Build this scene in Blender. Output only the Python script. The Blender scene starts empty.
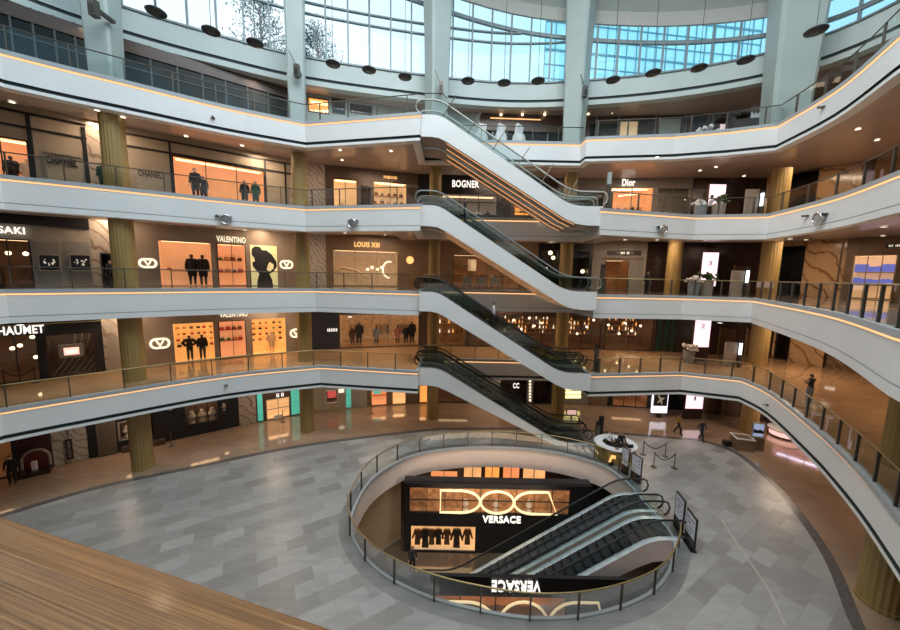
import bpy, bmesh, math, random
from mathutils import Vector, Matrix
from mathutils.geometry import tessellate_polygon
random.seed(7)
C = bpy.context.scene.collection
PI = math.pi
# ------------------------------------------------------------------ camera model (measured from the photograph)
HC = 12.2
FOC = 339.0
CN = Vector((-0.01986483, 0.99289545, 0.11732017))
CF = Vector((0.00234675, -0.11729669, 0.99309414))
CR = Vector((0.99979992, 0.02000297, 0.0))

def ray(u, v):
    r = Vector((u-450, v-315, FOC))
    return Vector((r.dot(CR), r.dot(CF), -r.dot(CN)))
def at(u, v, z):                     # the place at height z seen in direction (u, v)
    r = ray(u, v); t = (z-HC)/r.z
    return Vector((r.x*t, r.y*t, z))
def aty(u, v, y):                    # the place at distance y
    r = ray(u, v); t = y/r.y
    return Vector((r.x*t, y, HC+r.z*t))

cam_d = bpy.data.cameras.new('camera'); cam = bpy.data.objects.new('camera', cam_d); C.objects.link(cam)
X = Vector((CR[0], CF[0], -CN[0])); Y = -Vector((CR[1], CF[1], -CN[1])); Z = -Vector((CR[2], CF[2], -CN[2]))
cam.matrix_world = Matrix(((X.x, Y.x, Z.x, 0), (X.y, Y.y, Z.y, 0), (X.z, Y.z, Z.z, HC), (0, 0, 0, 1)))
cam_d.lens = FOC/900*36; cam_d.sensor_width = 36; cam_d.clip_start = 0.02; cam_d.clip_end = 500
bpy.context.scene.camera = cam

# ------------------------------------------------------------------ materials
MATS = {}
def nodes(name):
    m = bpy.data.materials.new(name); m.use_nodes = True
    nt = m.node_tree; b = nt.nodes['Principled BSDF']
    return m, nt, b
def pbr(name, col, rough=0.5, metal=0.0, var=0.12, scale=3.0, emit=None, es=0.0, coat=0.0, stretch=None, spec=0.5):
    if name in MATS: return MATS[name]
    m, nt, b = nodes(name)
    L = nt.links.new
    tc = nt.nodes.new('ShaderNodeTexCoord'); mp = nt.nodes.new('ShaderNodeMapping')
    if stretch: mp.inputs['Scale'].default_value = stretch
    nz = nt.nodes.new('ShaderNodeTexNoise'); nz.inputs['Scale'].default_value = scale; nz.inputs['Detail'].default_value = 4
    cr = nt.nodes.new('ShaderNodeValToRGB')
    a = [max(0, c*(1-var)) for c in col]; d = [min(1, c*(1+var)) for c in col]
    cr.color_ramp.elements[0].color = (*a, 1); cr.color_ramp.elements[1].color = (*d, 1)
    cr.color_ramp.elements[0].position = 0.3; cr.color_ramp.elements[1].position = 0.7
    L(tc.outputs['Object'], mp.inputs['Vector']); L(mp.outputs['Vector'], nz.inputs['Vector'])
    L(nz.outputs['Fac'], cr.inputs['Fac']); L(cr.outputs['Color'], b.inputs['Base Color'])
    b.inputs['Roughness'].default_value = rough; b.inputs['Metallic'].default_value = metal
    b.inputs['Specular IOR Level'].default_value = spec
    if coat: b.inputs['Coat Weight'].default_value = coat; b.inputs['Coat Roughness'].default_value = 0.08
    if emit:
        b.inputs['Emission Color'].default_value = (*emit, 1); b.inputs['Emission Strength'].default_value = es
    MATS[name] = m
    return m
def emis(name, col, s):
    return pbr(name, [c*0.6 for c in col], 0.5, emit=col, es=s, var=0.02)
def glass(name, tint=(0.92, 0.96, 0.95), refl=0.12, rough=0.02):
    if name in MATS: return MATS[name]
    m = bpy.data.materials.new(name); m.use_nodes = True; nt = m.node_tree; nt.nodes.clear(); L = nt.links.new
    o = nt.nodes.new('ShaderNodeOutputMaterial'); mx = nt.nodes.new('ShaderNodeMixShader')
    t = nt.nodes.new('ShaderNodeBsdfTransparent'); t.inputs['Color'].default_value = (*tint, 1)
    g = nt.nodes.new('ShaderNodeBsdfGlossy'); g.inputs['Roughness'].default_value = rough
    lw = nt.nodes.new('ShaderNodeLayerWeight'); lw.inputs['Blend'].default_value = 0.25
    mu = nt.nodes.new('ShaderNodeMath'); mu.operation = 'MULTIPLY_ADD'; mu.inputs[1].default_value = 0.5; mu.inputs[2].default_value = refl*0.3
    L(lw.outputs['Fresnel'], mu.inputs[0]); L(mu.outputs[0], mx.inputs['Fac'])
    L(t.outputs[0], mx.inputs[1]); L(g.outputs[0], mx.inputs[2]); L(mx.outputs[0], o.inputs['Surface'])
    MATS[name] = m
    return m
def marble(name, base, vein, rough=0.25, scale=0.6, warp=3.0, width=0.05):
    if name in MATS: return MATS[name]
    m, nt, b = nodes(name); L = nt.links.new
    tc = nt.nodes.new('ShaderNodeTexCoord'); mp = nt.nodes.new('ShaderNodeMapping'); mp.inputs['Rotation'].default_value = (0.3, 0.6, 0.5)
    w = nt.nodes.new('ShaderNodeTexWave'); w.inputs['Scale'].default_value = scale; w.inputs['Distortion'].default_value = warp*3; w.inputs['Detail'].default_value = 4
    w.inputs['Detail Scale'].default_value = 1.2
    cr = nt.nodes.new('ShaderNodeValToRGB'); e = cr.color_ramp.elements
    e[0].position = 0.0; e[0].color = (*vein, 1); e[1].position = width*3; e[1].color = (*base, 1)
    n2 = nt.nodes.new('ShaderNodeTexNoise'); n2.inputs['Scale'].default_value = 0.7; n2.inputs['Detail'].default_value = 5
    mr = nt.nodes.new('ShaderNodeMapRange'); mr.inputs['To Min'].default_value = 0.72; mr.inputs['To Max'].default_value = 1.25
    mm = nt.nodes.new('ShaderNodeMix'); mm.data_type = 'RGBA'; mm.blend_type = 'MULTIPLY'; mm.inputs['Factor'].default_value = 1
    L(tc.outputs['Object'], mp.inputs['Vector']); L(mp.outputs['Vector'], w.inputs['Vector']); L(mp.outputs['Vector'], n2.inputs['Vector'])
    L(w.outputs['Fac'], cr.inputs['Fac']); L(n2.outputs['Fac'], mr.inputs['Value'])
    L(cr.outputs['Color'], mm.inputs['A']); L(mr.outputs['Result'], mm.inputs['B']); L(mm.outputs['Result'], b.inputs['Base Color'])
    b.inputs['Roughness'].default_value = rough
    MATS[name] = m
    return m
def tiles(name, c1, c2, mortar, rot, bw, rh, rough, msize=0.004, third=None):
    m, nt, b = nodes(name); L = nt.links.new
    tc = nt.nodes.new('ShaderNodeTexCoord'); mp = nt.nodes.new('ShaderNodeMapping'); mp.inputs['Rotation'].default_value = (0, 0, rot)
    br = nt.nodes.new('ShaderNodeTexBrick'); br.inputs['Scale'].default_value = 1
    br.inputs['Brick Width'].default_value = bw; br.inputs['Row Height'].default_value = rh; br.inputs['Mortar Size'].default_value = msize
    br.inputs['Color1'].default_value = (*c1, 1); br.inputs['Color2'].default_value = (*c2, 1); br.inputs['Mortar'].default_value = (*mortar, 1)
    br.offset = 0.37
    nz = nt.nodes.new('ShaderNodeTexNoise'); nz.inputs['Scale'].default_value = 1.3; nz.inputs['Detail'].default_value = 6
    mp2 = nt.nodes.new('ShaderNodeMapping'); mp2.inputs['Rotation'].default_value = (0, 0, rot); mp2.inputs['Scale'].default_value = (0.6, 3, 1)
    mr = nt.nodes.new('ShaderNodeMapRange'); mr.inputs['To Min'].default_value = 0.8; mr.inputs['To Max'].default_value = 1.2
    mm = nt.nodes.new('ShaderNodeMix'); mm.data_type = 'RGBA'; mm.blend_type = 'MULTIPLY'; mm.inputs['Factor'].default_value = 1
    L(tc.outputs['Object'], mp.inputs['Vector']); L(mp.outputs['Vector'], br.inputs['Vector'])
    L(tc.outputs['Object'], mp2.inputs['Vector']); L(mp2.outputs['Vector'], nz.inputs['Vector']); L(nz.outputs['Fac'], mr.inputs['Value'])
    L(br.outputs['Color'], mm.inputs['A']); L(mr.outputs['Result'], mm.inputs['B']); L(mm.outputs['Result'], b.inputs['Base Color'])
    b.inputs['Roughness'].default_value = rough
    MATS[name] = m
    return m

FASCIA = pbr('white_fascia_panel', (0.80, 0.815, 0.81), 0.45, var=0.03, scale=0.5)
CAPM = pbr('grey_fascia_cap', (0.40, 0.43, 0.45), 0.4, var=0.05)
GROOVE = pbr('dark_slot', (0.03, 0.045, 0.045), 0.6)
GREYGREEN = pbr('grey_green_plaster', (0.40, 0.47, 0.45), 0.5, var=0.05, scale=0.8)
RINGM = pbr('upper_ring_plaster', (0.55, 0.62, 0.60), 0.5, var=0.04, scale=0.6)
LED = emis('warm_led', (1.0, 0.50, 0.20), 1.25)
SOFFIT = pbr('soffit_panel', (0.46, 0.385, 0.345), 0.22, var=0.05, scale=0.4)
BRASS = pbr('fluted_brass', (0.33, 0.225, 0.08), 0.5, metal=0.1, var=0.12, scale=2.0, stretch=(1, 1, 0.15))
RAILM = pbr('bronze_rail', (0.12, 0.105, 0.085), 0.35, metal=0.6)
BRASSRAIL = pbr('brass_rail', (0.40, 0.30, 0.14), 0.32, metal=0.7)
GLASS = glass('clear_glass', (0.90, 0.95, 0.94), 0.10)
GLASSD = glass('grey_glass', (0.70, 0.78, 0.77), 0.25)
SHOPGLASS = glass('shop_glass', (0.97, 0.97, 0.96), 0.12)
SKYGLASS = glass('sky_glass', (0.80, 0.96, 1.0), 0.05)
BLACK = pbr('black_panel', (0.012, 0.012, 0.014), 0.35)
BLACKG = pbr('black_gloss', (0.008, 0.008, 0.01), 0.08)
RUBBER = pbr('black_rubber', (0.015, 0.016, 0.017), 0.4)
STEEL = pbr('brushed_steel', (0.45, 0.47, 0.48), 0.3, metal=0.9)
CHROME = pbr('chrome', (0.75, 0.77, 0.78), 0.1, metal=1.0)
DECKM = pbr('sky_tinted_deck', (0.75, 0.85, 0.92), 0.22, metal=0.3)  # sky reflection on the deck put into its pale blue colour
STEPM = pbr('dark_step', (0.05, 0.055, 0.06), 0.4, metal=0.4)
WHITE = pbr('white_paint', (0.78, 0.78, 0.77), 0.4, var=0.03)
TAUPE = pbr('taupe_wall', (0.26, 0.20, 0.15), 0.5, var=0.08, scale=1.5)
BEIGE = pbr('beige_wall', (0.36, 0.31, 0.235), 0.5, var=0.06, scale=1.5)
DKBROWN = pbr('dark_brown_wall', (0.075, 0.045, 0.032), 0.35, var=0.2, scale=1.0)
MIDBROWN = pbr('mid_brown_wall', (0.17, 0.105, 0.06), 0.4, var=0.15, scale=1.0)
ESPRESSO = pbr('espresso_panel', (0.035, 0.02, 0.016), 0.25, var=0.3)
GREYSHOP = pbr('grey_shop_panel', (0.22, 0.205, 0.185), 0.35, var=0.08)
GREYSTONE = pbr('grey_stone', (0.30, 0.265, 0.225), 0.4, var=0.12, scale=2)
ORANGEW = pbr('orange_interior', (0.78, 0.46, 0.24), 0.5, var=0.12, scale=1.0, emit=(1.0, 0.52, 0.25), es=0.30)  # shop light put into the wall colour as an orange glow
CREAMW = pbr('cream_interior', (0.85, 0.68, 0.45), 0.5, var=0.15, scale=1.2, emit=(1.0, 0.66, 0.36), es=0.25)  # cream wall carries the window light as its own glow
GOLDW = pbr('gold_interior', (0.85, 0.55, 0.22), 0.5, var=0.2, scale=1.5, emit=(1.0, 0.55, 0.18), es=0.35)  # gold wall glows itself in place of shelf lighting
DARKW = pbr('dim_interior', (0.13, 0.07, 0.04), 0.5, var=0.4, scale=1.0, emit=(1.0, 0.4, 0.15), es=0.02)  # dim shop light put into dark walls as a faint glow
AMBERW = pbr('amber_interior', (0.30, 0.15, 0.07), 0.45, var=0.5, scale=1.2, emit=(1.0, 0.4, 0.12), es=0.05)  # amber wall with the shop light put in as faint glow
ROSEW = pbr('rosewood', (0.30, 0.11, 0.06), 0.35, var=0.2)
SHELFM = pbr('wood_shelf', (0.45, 0.22, 0.10), 0.4)
WARMP = emis('warm_light_panel', (1.0, 0.62, 0.32), 2.8)
WARMP2 = emis('soft_light_panel', (1.0, 0.66, 0.36), 1.6)
DOWNL = emis('downlight_glow', (1.0, 0.86, 0.68), 3.0)
BULBM = emis('bulb_glow', (1.0, 0.72, 0.42), 3.0)
SIGNW = emis('white_sign_glow', (1.0, 0.94, 0.86), 1.05)
SIGNWARM = emis('warm_sign_glow', (1.0, 0.90, 0.68), 0.95)
SIGNO = emis('orange_sign_glow', (1.0, 0.55, 0.18), 1.1)
BLACKTXT = pbr('black_lettering', (0.02, 0.018, 0.015), 0.4)
PINKS = emis('pink_screen', (1.0, 0.72, 0.80), 1.15)
WHITES = emis('white_screen', (0.86, 0.86, 1.0), 1.2)
TEAL = pbr('teal_glass', (0.10, 0.55, 0.45), 0.2, emit=(0.15, 0.85, 0.65), es=0.30)
SKIN = pbr('skin', (0.55, 0.36, 0.26), 0.5)
HAIR = pbr('dark_hair', (0.012, 0.01, 0.01), 0.5)
CBLACK = pbr('black_cloth', (0.014, 0.014, 0.017), 0.8)
CNAVY = pbr('navy_cloth', (0.02, 0.025, 0.04), 0.8)
CGREY = pbr('grey_cloth', (0.20, 0.21, 0.22), 0.8)
CWHITE = pbr('white_cloth', (0.72, 0.72, 0.72), 0.8)
CYEL = pbr('ochre_cloth', (0.45, 0.25, 0.04), 0.8)
CGREEN = pbr('green_cloth', (0.03, 0.09, 0.06), 0.8)
CBROWN = pbr('brown_cloth', (0.10, 0.05, 0.03), 0.8)
CPINK = pbr('rose_cloth', (0.45, 0.16, 0.14), 0.8)
LEAF = pbr('leaf_green', (0.05, 0.10, 0.03), 0.6, var=0.5, scale=6)
PETAL = pbr('white_petal', (0.70, 0.68, 0.66), 0.7, var=0.15, scale=8)
BARK = pbr('bark', (0.10, 0.07, 0.05), 0.8)
MARB = marble('beige_marble', (0.42, 0.36, 0.30), (0.22, 0.16, 0.11), 0.2)
MARBW = marble('warm_marble', (0.50, 0.32, 0.17), (0.25, 0.13, 0.06), 0.15, scale=0.35)
MARBG = marble('pale_marble', (0.50, 0.46, 0.41), (0.26, 0.22, 0.18), 0.2, scale=0.9)
def wood():
    m, nt, b = nodes('varnished_oak'); L = nt.links.new
    tc = nt.nodes.new('ShaderNodeTexCoord'); mp = nt.nodes.new('ShaderNodeMapping'); mp.inputs['Scale'].default_value = (4.0, 520, 60)
    nz = nt.nodes.new('ShaderNodeTexNoise'); nz.inputs['Scale'].default_value = 1.6; nz.inputs['Detail'].default_value = 7; nz.inputs['Roughness'].default_value = 0.62
    cr = nt.nodes.new('ShaderNodeValToRGB'); e = cr.color_ramp.elements
    e[0].position = 0.32; e[0].color = (0.085, 0.036, 0.012, 1); e[1].position = 0.66; e[1].color = (0.36, 0.18, 0.065, 1)
    bp = nt.nodes.new('ShaderNodeBump'); bp.inputs['Strength'].default_value = 0.25; bp.inputs['Distance'].default_value = 0.002
    L(tc.outputs['Object'], mp.inputs['Vector']); L(mp.outputs['Vector'], nz.inputs['Vector']); L(nz.outputs['Fac'], cr.inputs['Fac'])
    L(cr.outputs['Color'], b.inputs['Base Color']); L(nz.outputs['Fac'], bp.inputs['Height']); L(bp.outputs['Normal'], b.inputs['Normal'])
    b.inputs['Roughness'].default_value = 0.35; b.inputs['Coat Weight'].default_value = 0.3; b.inputs['Coat Roughness'].default_value = 0.12
    return m
WOOD = wood()
FLOORG = tiles('grey_marble_tiles', (0.235, 0.225, 0.21), (0.36, 0.355, 0.34), (0.24, 0.235, 0.225), -0.55, 1.2, 0.66, 0.30, 0.005)
FLOORW = tiles('warm_marble_tiles', (0.31, 0.215, 0.15), (0.37, 0.26, 0.18), (0.25, 0.17, 0.11), 0.2, 1.6, 0.9, 0.1, 0.004)
FLOORO = tiles('amber_marble_tiles', (0.42, 0.255, 0.13), (0.49, 0.30, 0.155), (0.27, 0.16, 0.08), 0.2, 1.6, 0.9, 0.07, 0.004)
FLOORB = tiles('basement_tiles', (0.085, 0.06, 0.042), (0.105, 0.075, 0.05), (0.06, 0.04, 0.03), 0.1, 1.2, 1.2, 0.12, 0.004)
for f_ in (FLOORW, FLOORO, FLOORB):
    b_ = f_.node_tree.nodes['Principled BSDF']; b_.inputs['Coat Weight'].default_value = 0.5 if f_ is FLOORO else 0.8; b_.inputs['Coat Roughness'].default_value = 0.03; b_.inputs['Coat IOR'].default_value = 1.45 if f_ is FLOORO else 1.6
STRIPE = pbr('dark_granite_band', (0.115, 0.105, 0.10), 0.2, var=0.2, scale=8)

# ------------------------------------------------------------------ mesh builder
class MB:
    def __init__(s): s.v = []; s.f = []
    def quad(s, a, b, c, d):
        k = len(s.v); s.v += [Vector(a), Vector(b), Vector(c), Vector(d)]; s.f.append((k, k+1, k+2, k+3)); return s
    def poly(s, pts):
        k = len(s.v); s.v += [Vector(p) for p in pts]; s.f.append(tuple(range(k, k+len(pts)))); return s
    def bx(s, x0, x1, y0, y1, z0, z1):
        k = len(s.v)
        s.v += [Vector(p) for p in ((x0, y0, z0), (x1, y0, z0), (x1, y1, z0), (x0, y1, z0), (x0, y0, z1), (x1, y0, z1), (x1, y1, z1), (x0, y1, z1))]
        s.f += [tuple(k+i for i in q) for q in ((3, 2, 1, 0), (4, 5, 6, 7), (0, 1, 5, 4), (1, 2, 6, 5), (2, 3, 7, 6), (3, 0, 4, 7))]
        return s
    def obx(s, c, d, l, w, z0, z1):          # oriented box: centre c, plan direction d
        d = Vector((d[0], d[1], 0)).normalized(); n = Vector((-d.y, d.x, 0)); c = Vector((c[0], c[1], 0))
        k = len(s.v)
        for z in (z0, z1):
            for a, b in ((-1, -1), (1, -1), (1, 1), (-1, 1)): s.v.append(c+d*(a*l/2)+n*(b*w/2)+Vector((0, 0, z)))
        s.f += [tuple(k+i for i in q) for q in ((3, 2, 1, 0), (4, 5, 6, 7), (0, 1, 5, 4), (1, 2, 6, 5), (2, 3, 7, 6), (3, 0, 4, 7))]
        return s
    def extr(s, pts, d):                      # closed polygon extruded along vector d
        k = len(s.v); n = len(pts); d = Vector(d)
        s.v += [Vector(p) for p in pts] + [Vector(p)+d for p in pts]
        s.f.append(tuple(range(k+n-1, k-1, -1))); s.f.append(tuple(range(k+n, k+2*n)))
        for i in range(n): j = (i+1) % n; s.f.append((k+i, k+j, k+n+j, k+n+i))
        return s
    def tube(s, pts, r, n=8, closed=False, cap=True):
        pts = [Vector(p) for p in pts]; m = len(pts); k = len(s.v); rr = r if isinstance(r, (list, tuple)) else [r]*m
        for i, p in enumerate(pts):
            a = pts[(i-1) % m] if (closed or i > 0) else p; b = pts[(i+1) % m] if (closed or i < m-1) else p
            t = (b-a).normalized() if (b-a).length > 1e-9 else Vector((0, 0, 1))
            up = Vector((0, 0, 1)) if abs(t.z) < 0.95 else Vector((0, 1, 0))
            e1 = t.cross(up).normalized(); e2 = e1.cross(t)
            for q in range(n): an = 2*PI*q/n; s.v.append(p+e1*(rr[i]*math.cos(an))+e2*(rr[i]*math.sin(an)))
        for i in range(m if closed else m-1):
            j = (i+1) % m
            for q in range(n): w = (q+1) % n; s.f.append((k+i*n+q, k+i*n+w, k+j*n+w, k+j*n+q))
        if cap and not closed: s.f.append(tuple(k+q for q in range(n))[::-1]); s.f.append(tuple(k+(m-1)*n+q for q in range(n)))
        return s
    def lathe(s, prof, n=16, c=(0, 0, 0), sx=1, sy=1, flute=0):
        k = len(s.v); c = Vector(c)
        for r, z in prof:
            for q in range(n):
                an = 2*PI*q/n; rr = r*(1-flute*(q % 2)); s.v.append(c+Vector((rr*math.cos(an)*sx, rr*math.sin(an)*sy, z)))
        for i in range(len(prof)-1):
            for q in range(n): w = (q+1) % n; s.f.append((k+i*n+q, k+i*n+w, k+(i+1)*n+w, k+(i+1)*n+q))
        s.f.append(tuple(k+q for q in range(n))[::-1]); s.f.append(tuple(k+(len(prof)-1)*n+q for q in range(n)))
        return s
    def sweep(s, path, prof, closed=False):   # profile of (offset to the right of the path, z)
        cols = [[Vector((p.x, p.y, z)) for p in offs(path, o, closed)] for o, z in prof]
        m = len(path); k = len(s.v)
        for c in cols: s.v += c
        for a in range(len(cols)-1):
            for i in range(m if closed else m-1):
                j = (i+1) % m; s.f.append((k+a*m+i, k+a*m+j, k+(a+1)*m+j, k+(a+1)*m+i))
        return s
    def region(s, outer, holes, z, flip=False):
        loops = [[Vector((p[0], p[1], 0)) for p in outer]] + [[Vector((p[0], p[1], 0)) for p in h] for h in holes]
        k = len(s.v)
        for lp in loops: s.v += [Vector((p.x, p.y, z)) for p in lp]
        for t in tessellate_polygon(loops):
            a, b, c = [s.v[k+i] for i in t]
            up = (b-a).cross(c-a).z > 0
            t = t if up != flip else t[::-1]
            s.f.append(tuple(k+i for i in t))
        return s
    def blob(s, c, r, sz=1.0, seed=0):
        bm = bmesh.new(); bmesh.ops.create_icosphere(bm, subdivisions=1, radius=r); k = len(s.v); c = Vector(c)
        for v in bm.verts: s.v.append(c+Vector((v.co.x, v.co.y, v.co.z*sz))*random.uniform(0.8, 1.2))
        for f in bm.faces: s.f.append(tuple(k+v.index for v in f.verts))
        bm.free(); return s
    def mesh(s, name, mat, smooth=False):
        me = bpy.data.meshes.new(name); me.from_pydata([tuple(p) for p in s.v], [], s.f)
        if mat: me.materials.append(mat)
        if smooth:
            for p in me.polygons: p.use_smooth = True
        me.update(); return me
    def build(s, name, mat, parent=None, ws=True, smooth=False, kind=None):
        if ws and parent is not None and parent.name in FR:
            Mi = FR[parent.name].inverted(); s.v = [Mi @ p for p in s.v]
        o = bpy.data.objects.new(name, s.mesh(name, mat, smooth)); C.objects.link(o)
        if parent is not None:
            o.parent = parent
            if parent.name in FR: FR[o.name] = FR[parent.name]
        if kind: o['kind'] = kind
        return o
FR = {}
def thing(name, label, cat, loc=(0, 0, 0), rz=0.0, group=None, kind=None):
    o = bpy.data.objects.new(name, None); C.objects.link(o); o.empty_display_size = 0.1
    o.location = loc; o.rotation_euler = (0, 0, rz)
    FR[o.name] = Matrix.Translation(Vector(loc)) @ Matrix.Rotation(rz, 4, 'Z')
    if kind: o['kind'] = kind
    else: o['label'] = label; o['category'] = cat
    if group: o['group'] = group
    return o
def tag(o, label, cat, group=None):
    o['label'] = label; o['category'] = cat
    if group: o['group'] = group
    return o
def dup(root, loc, rz=None, label=None, group=None, sc=None):
    def cp(o, par):
        c = o.copy(); C.objects.link(c)
        if par is not None: c.parent = par; c.matrix_parent_inverse = o.matrix_parent_inverse
        for ch in list(kids.get(o.name, [])): cp(ch, c)
        return c
    kids = {}
    for o in root.children_recursive: kids.setdefault(o.parent.name, []).append(o)
    r = cp(root, None); r.location = loc
    if rz is not None: r.rotation_euler = (0, 0, rz)
    if sc is not None: r.scale = (sc, sc, sc)
    if label: r['label'] = label
    if group: r['group'] = group
    return r
def struct(mb, name, mat, smooth=False):
    return mb.build(name, mat, kind='structure', smooth=smooth)
def offs(path, d, closed=False):
    out = []; m = len(path)
    for i, p in enumerate(path):
        p = Vector((p[0], p[1], 0))
        a = Vector((*path[(i-1) % m][:2], 0)) if (closed or i > 0) else None
        b = Vector((*path[(i+1) % m][:2], 0)) if (closed or i < m-1) else None
        ns = []
        if a is not None and (p-a).length > 1e-6: t = (p-a).normalized(); ns.append(Vector((t.y, -t.x, 0)))
        if b is not None and (b-p).length > 1e-6: t = (b-p).normalized(); ns.append(Vector((t.y, -t.x, 0)))
        if len(ns) == 2:
            h = ns[0]+ns[1]
            if h.length < 0.2: h = ns[0]
            else: h = h.normalized(); h = h/max(0.4, h.dot(ns[0]))
        else: h = ns[0]
        out.append(p+h*d)
    return out
def crom(pts, k=5):
    pts = [Vector((p[0], p[1], 0)) for p in pts]; out = []
    for i in range(len(pts)-1):
        a = pts[max(i-1, 0)]; b = pts[i]; c = pts[i+1]; d = pts[min(i+2, len(pts)-1)]
        for q in range(k):
            t = q/k
            out.append(0.5*((2*b)+(c-a)*t+(2*a-5*b+4*c-d)*t*t+(3*b-a-3*c+d)*t**3))
    out.append(pts[-1]); return out
def walk(path, step, start=0.0):             # points every step metres along a path, with directions
    out = []; need = start
    for a, b in zip(path, path[1:]):
        a = Vector((a[0], a[1], 0)); b = Vector((b[0], b[1], 0)); l = (b-a).length
        if l < 1e-6: continue
        d = (b-a)/l; pos = need
        while pos <= l: out.append((a+d*pos, d)); pos += step
        need = pos-l
    return out
ROOF_FILL_POW = 6800
EXPO = 0.14
# ------------------------------------------------------------------ the building shell
ZF = {0: -6.0, 1: 0.0, 2: 5.5, 3: 11.0, 4: 16.5, 5: 22.0}
NM = {1: 'ground', 2: 'second', 3: 'third', 4: 'fourth', 5: 'fifth'}
RECT = [(-44, -12), (44, -12), (44, 46), (-44, 46)]
def pxs(l, z): return [at(u, v, z) for u, v in l]
def V2(l): return [Vector((a, b, 0)) for a, b in l]
NEAR_A = V2([(14.8, 8.5), (9, 3), (0, 0.3), (-9, 1), (-17, 5), (-22.5, 11)])
NEAR_3 = V2([(8.5, 4.6), (4.5, 0.6), (2.5, -0.57), (-0.3, 0.2), (-3.2, 1.0), (-11, 3.4), (-18, 8), (-21.8, 13)])
NEAR_2 = V2([(10, 5), (5, 2), (0, 0.6), (-8, 1.5), (-16, 5), (-21.5, 11.5)])
LEFT, WELL, RIGHT, NEAR = {}, {}, {}, {}
LEFT[5] = crom(pxs([(0, 48.9), (60, 64.5), (120, 79), (225, 105), (305, 121.5)], 22.1)) + pxs([(420.5, 112)], 22.1)
RIGHT[5] = pxs([(586.6, 137), (675, 134), (730, 129)], 22.1) + crom(pxs([(779, 122.8), (838, 86.5), (900, 32.6)], 22.1))
WELL[5] = V2([(-2.1, 26.3), (9.4, 26.3)])
LEFT[4] = crom(pxs([(0, 174.3), (120, 187), (225, 198.6), (305, 206.4)], 16.6)) + pxs([(420.5, 203.9)], 16.6)
RIGHT[4] = pxs([(601.6, 208), (696.3, 215)], 16.6) + crom(pxs([(769, 213.6), (835.4, 195.6), (900, 170.5)], 16.6))
LEFT[3] = crom(V2([(-21.3, 16.2), (-18.0, 18.7), (-14.0, 21.4), (-9.4, 23.6)])) + V2([(-2.1, 22.6)])
RIGHT[3] = V2([(9.8, 23.1), (16.0, 23.4)]) + crom([Vector((20.0, 22.4, 0))] + pxs([(825, 309.6), (900, 329.8)], 11.1))
LEFT[2] = crom(pxs([(0, 408.7), (75, 396.7), (225, 374), (320, 365)], 5.6)) + pxs([(418, 370.6)], 5.6)
RIGHT[2] = pxs([(589, 373.6), (682, 372)], 5.6) + crom(pxs([(741.4, 378), (770, 391), (815, 426), (842, 450.4), (869, 478), (900, 515)], 5.6))
for k in (2, 3, 4): WELL[k] = V2([(-2.1, 26.4), (9.7, 26.4)])
NEAR = {5: NEAR_A, 4: NEAR_A, 3: NEAR_3, 2: NEAR_2}
VOID = {k: LEFT[k]+WELL[k]+RIGHT[k]+NEAR[k] for k in (2, 3, 4, 5)}

# ground floor: grey tiled centre, dark band, warm marble beyond, oval opening to the basement
BAND = crom(pxs([(0, 516), (100, 487), (200, 466), (300, 446), (400, 433), (440, 429)], 0)) + V2([(9, 26.3)]) + \
    crom(pxs([(700, 440), (735, 452), (770, 480), (800, 515), (830, 560), (855, 620)], 0)) + V2([(11, 5), (3, 1), (-8, 1.5), (-17, 5), (-22, 10)])
PITC = V2([(-4.85, 16.1), (-4.45, 19.1), (-2.5, 21.6), (0.3, 22.75), (3.8, 23.1), (7.4, 22.6), (10.0, 21.2), (10.85, 19.4), (10.95, 17), (10.85, 14.7), (9.6, 13), (8, 11.8), (5.7, 11), (3.4, 10.75), (1.3, 11), (-0.9, 11.6), (-2.9, 12.7), (-4.3, 14.3)])
PIT = crom([PITC[-1]]+PITC+[PITC[0], PITC[1]], 6)[6:-6]
PIT = PIT[:-1] if (PIT[0]-PIT[-1]).length < 1e-4 else PIT
struct(MB().region(offs(BAND, 0.2, True), [offs(PIT, -0.5, True)], 0), 'floor', FLOORG)
struct(MB().region(RECT, [offs(BAND, -0.2, True)], 0), 'floor', FLOORW)
struct(MB().region(offs(BAND, -0.2, True), [offs(BAND, 0.2, True)], 0), 'floor', STRIPE)
struct(MB().region(offs(PIT, -0.5, True), [PIT], 0), 'floor', tiles('granite_ring_tiles', (0.20, 0.20, 0.195), (0.24, 0.24, 0.235), (0.15, 0.15, 0.15), 0, 0.8, 0.4, 0.3))
for ln in ([(722, 520), (735, 540), (750, 562), (770, 592), (785, 625)],):
    c_ = crom(pxs(ln, 0), 6); struct(MB().sweep(c_, [(-0.03, 0.004), (0.03, 0.004)]), 'trim_8', pbr('pale_inlay', (0.46, 0.43, 0.38), 0.3))
# rim of the opening
t = thing('trim_1', '', '', kind='structure')
RIMW = pbr('pale_rim', (0.80, 0.70, 0.64), 0.5, var=0.03)
MB().sweep(PIT, [(0.0, 0.0), (0.0, 0.06), (0.12, 0.06), (0.12, -0.14), (0.06, -0.14)], True).build('rim_cap', CAPM, t)
MB().sweep(PIT, [(0.06, -0.14), (0.06, -1.5), (-0.4, -1.5)], True).build('rim_face', RIMW, t)
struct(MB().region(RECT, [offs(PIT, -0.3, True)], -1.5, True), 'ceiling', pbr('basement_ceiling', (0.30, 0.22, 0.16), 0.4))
struct(MB().region(RECT, [], -6.0), 'floor', FLOORB)

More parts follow.
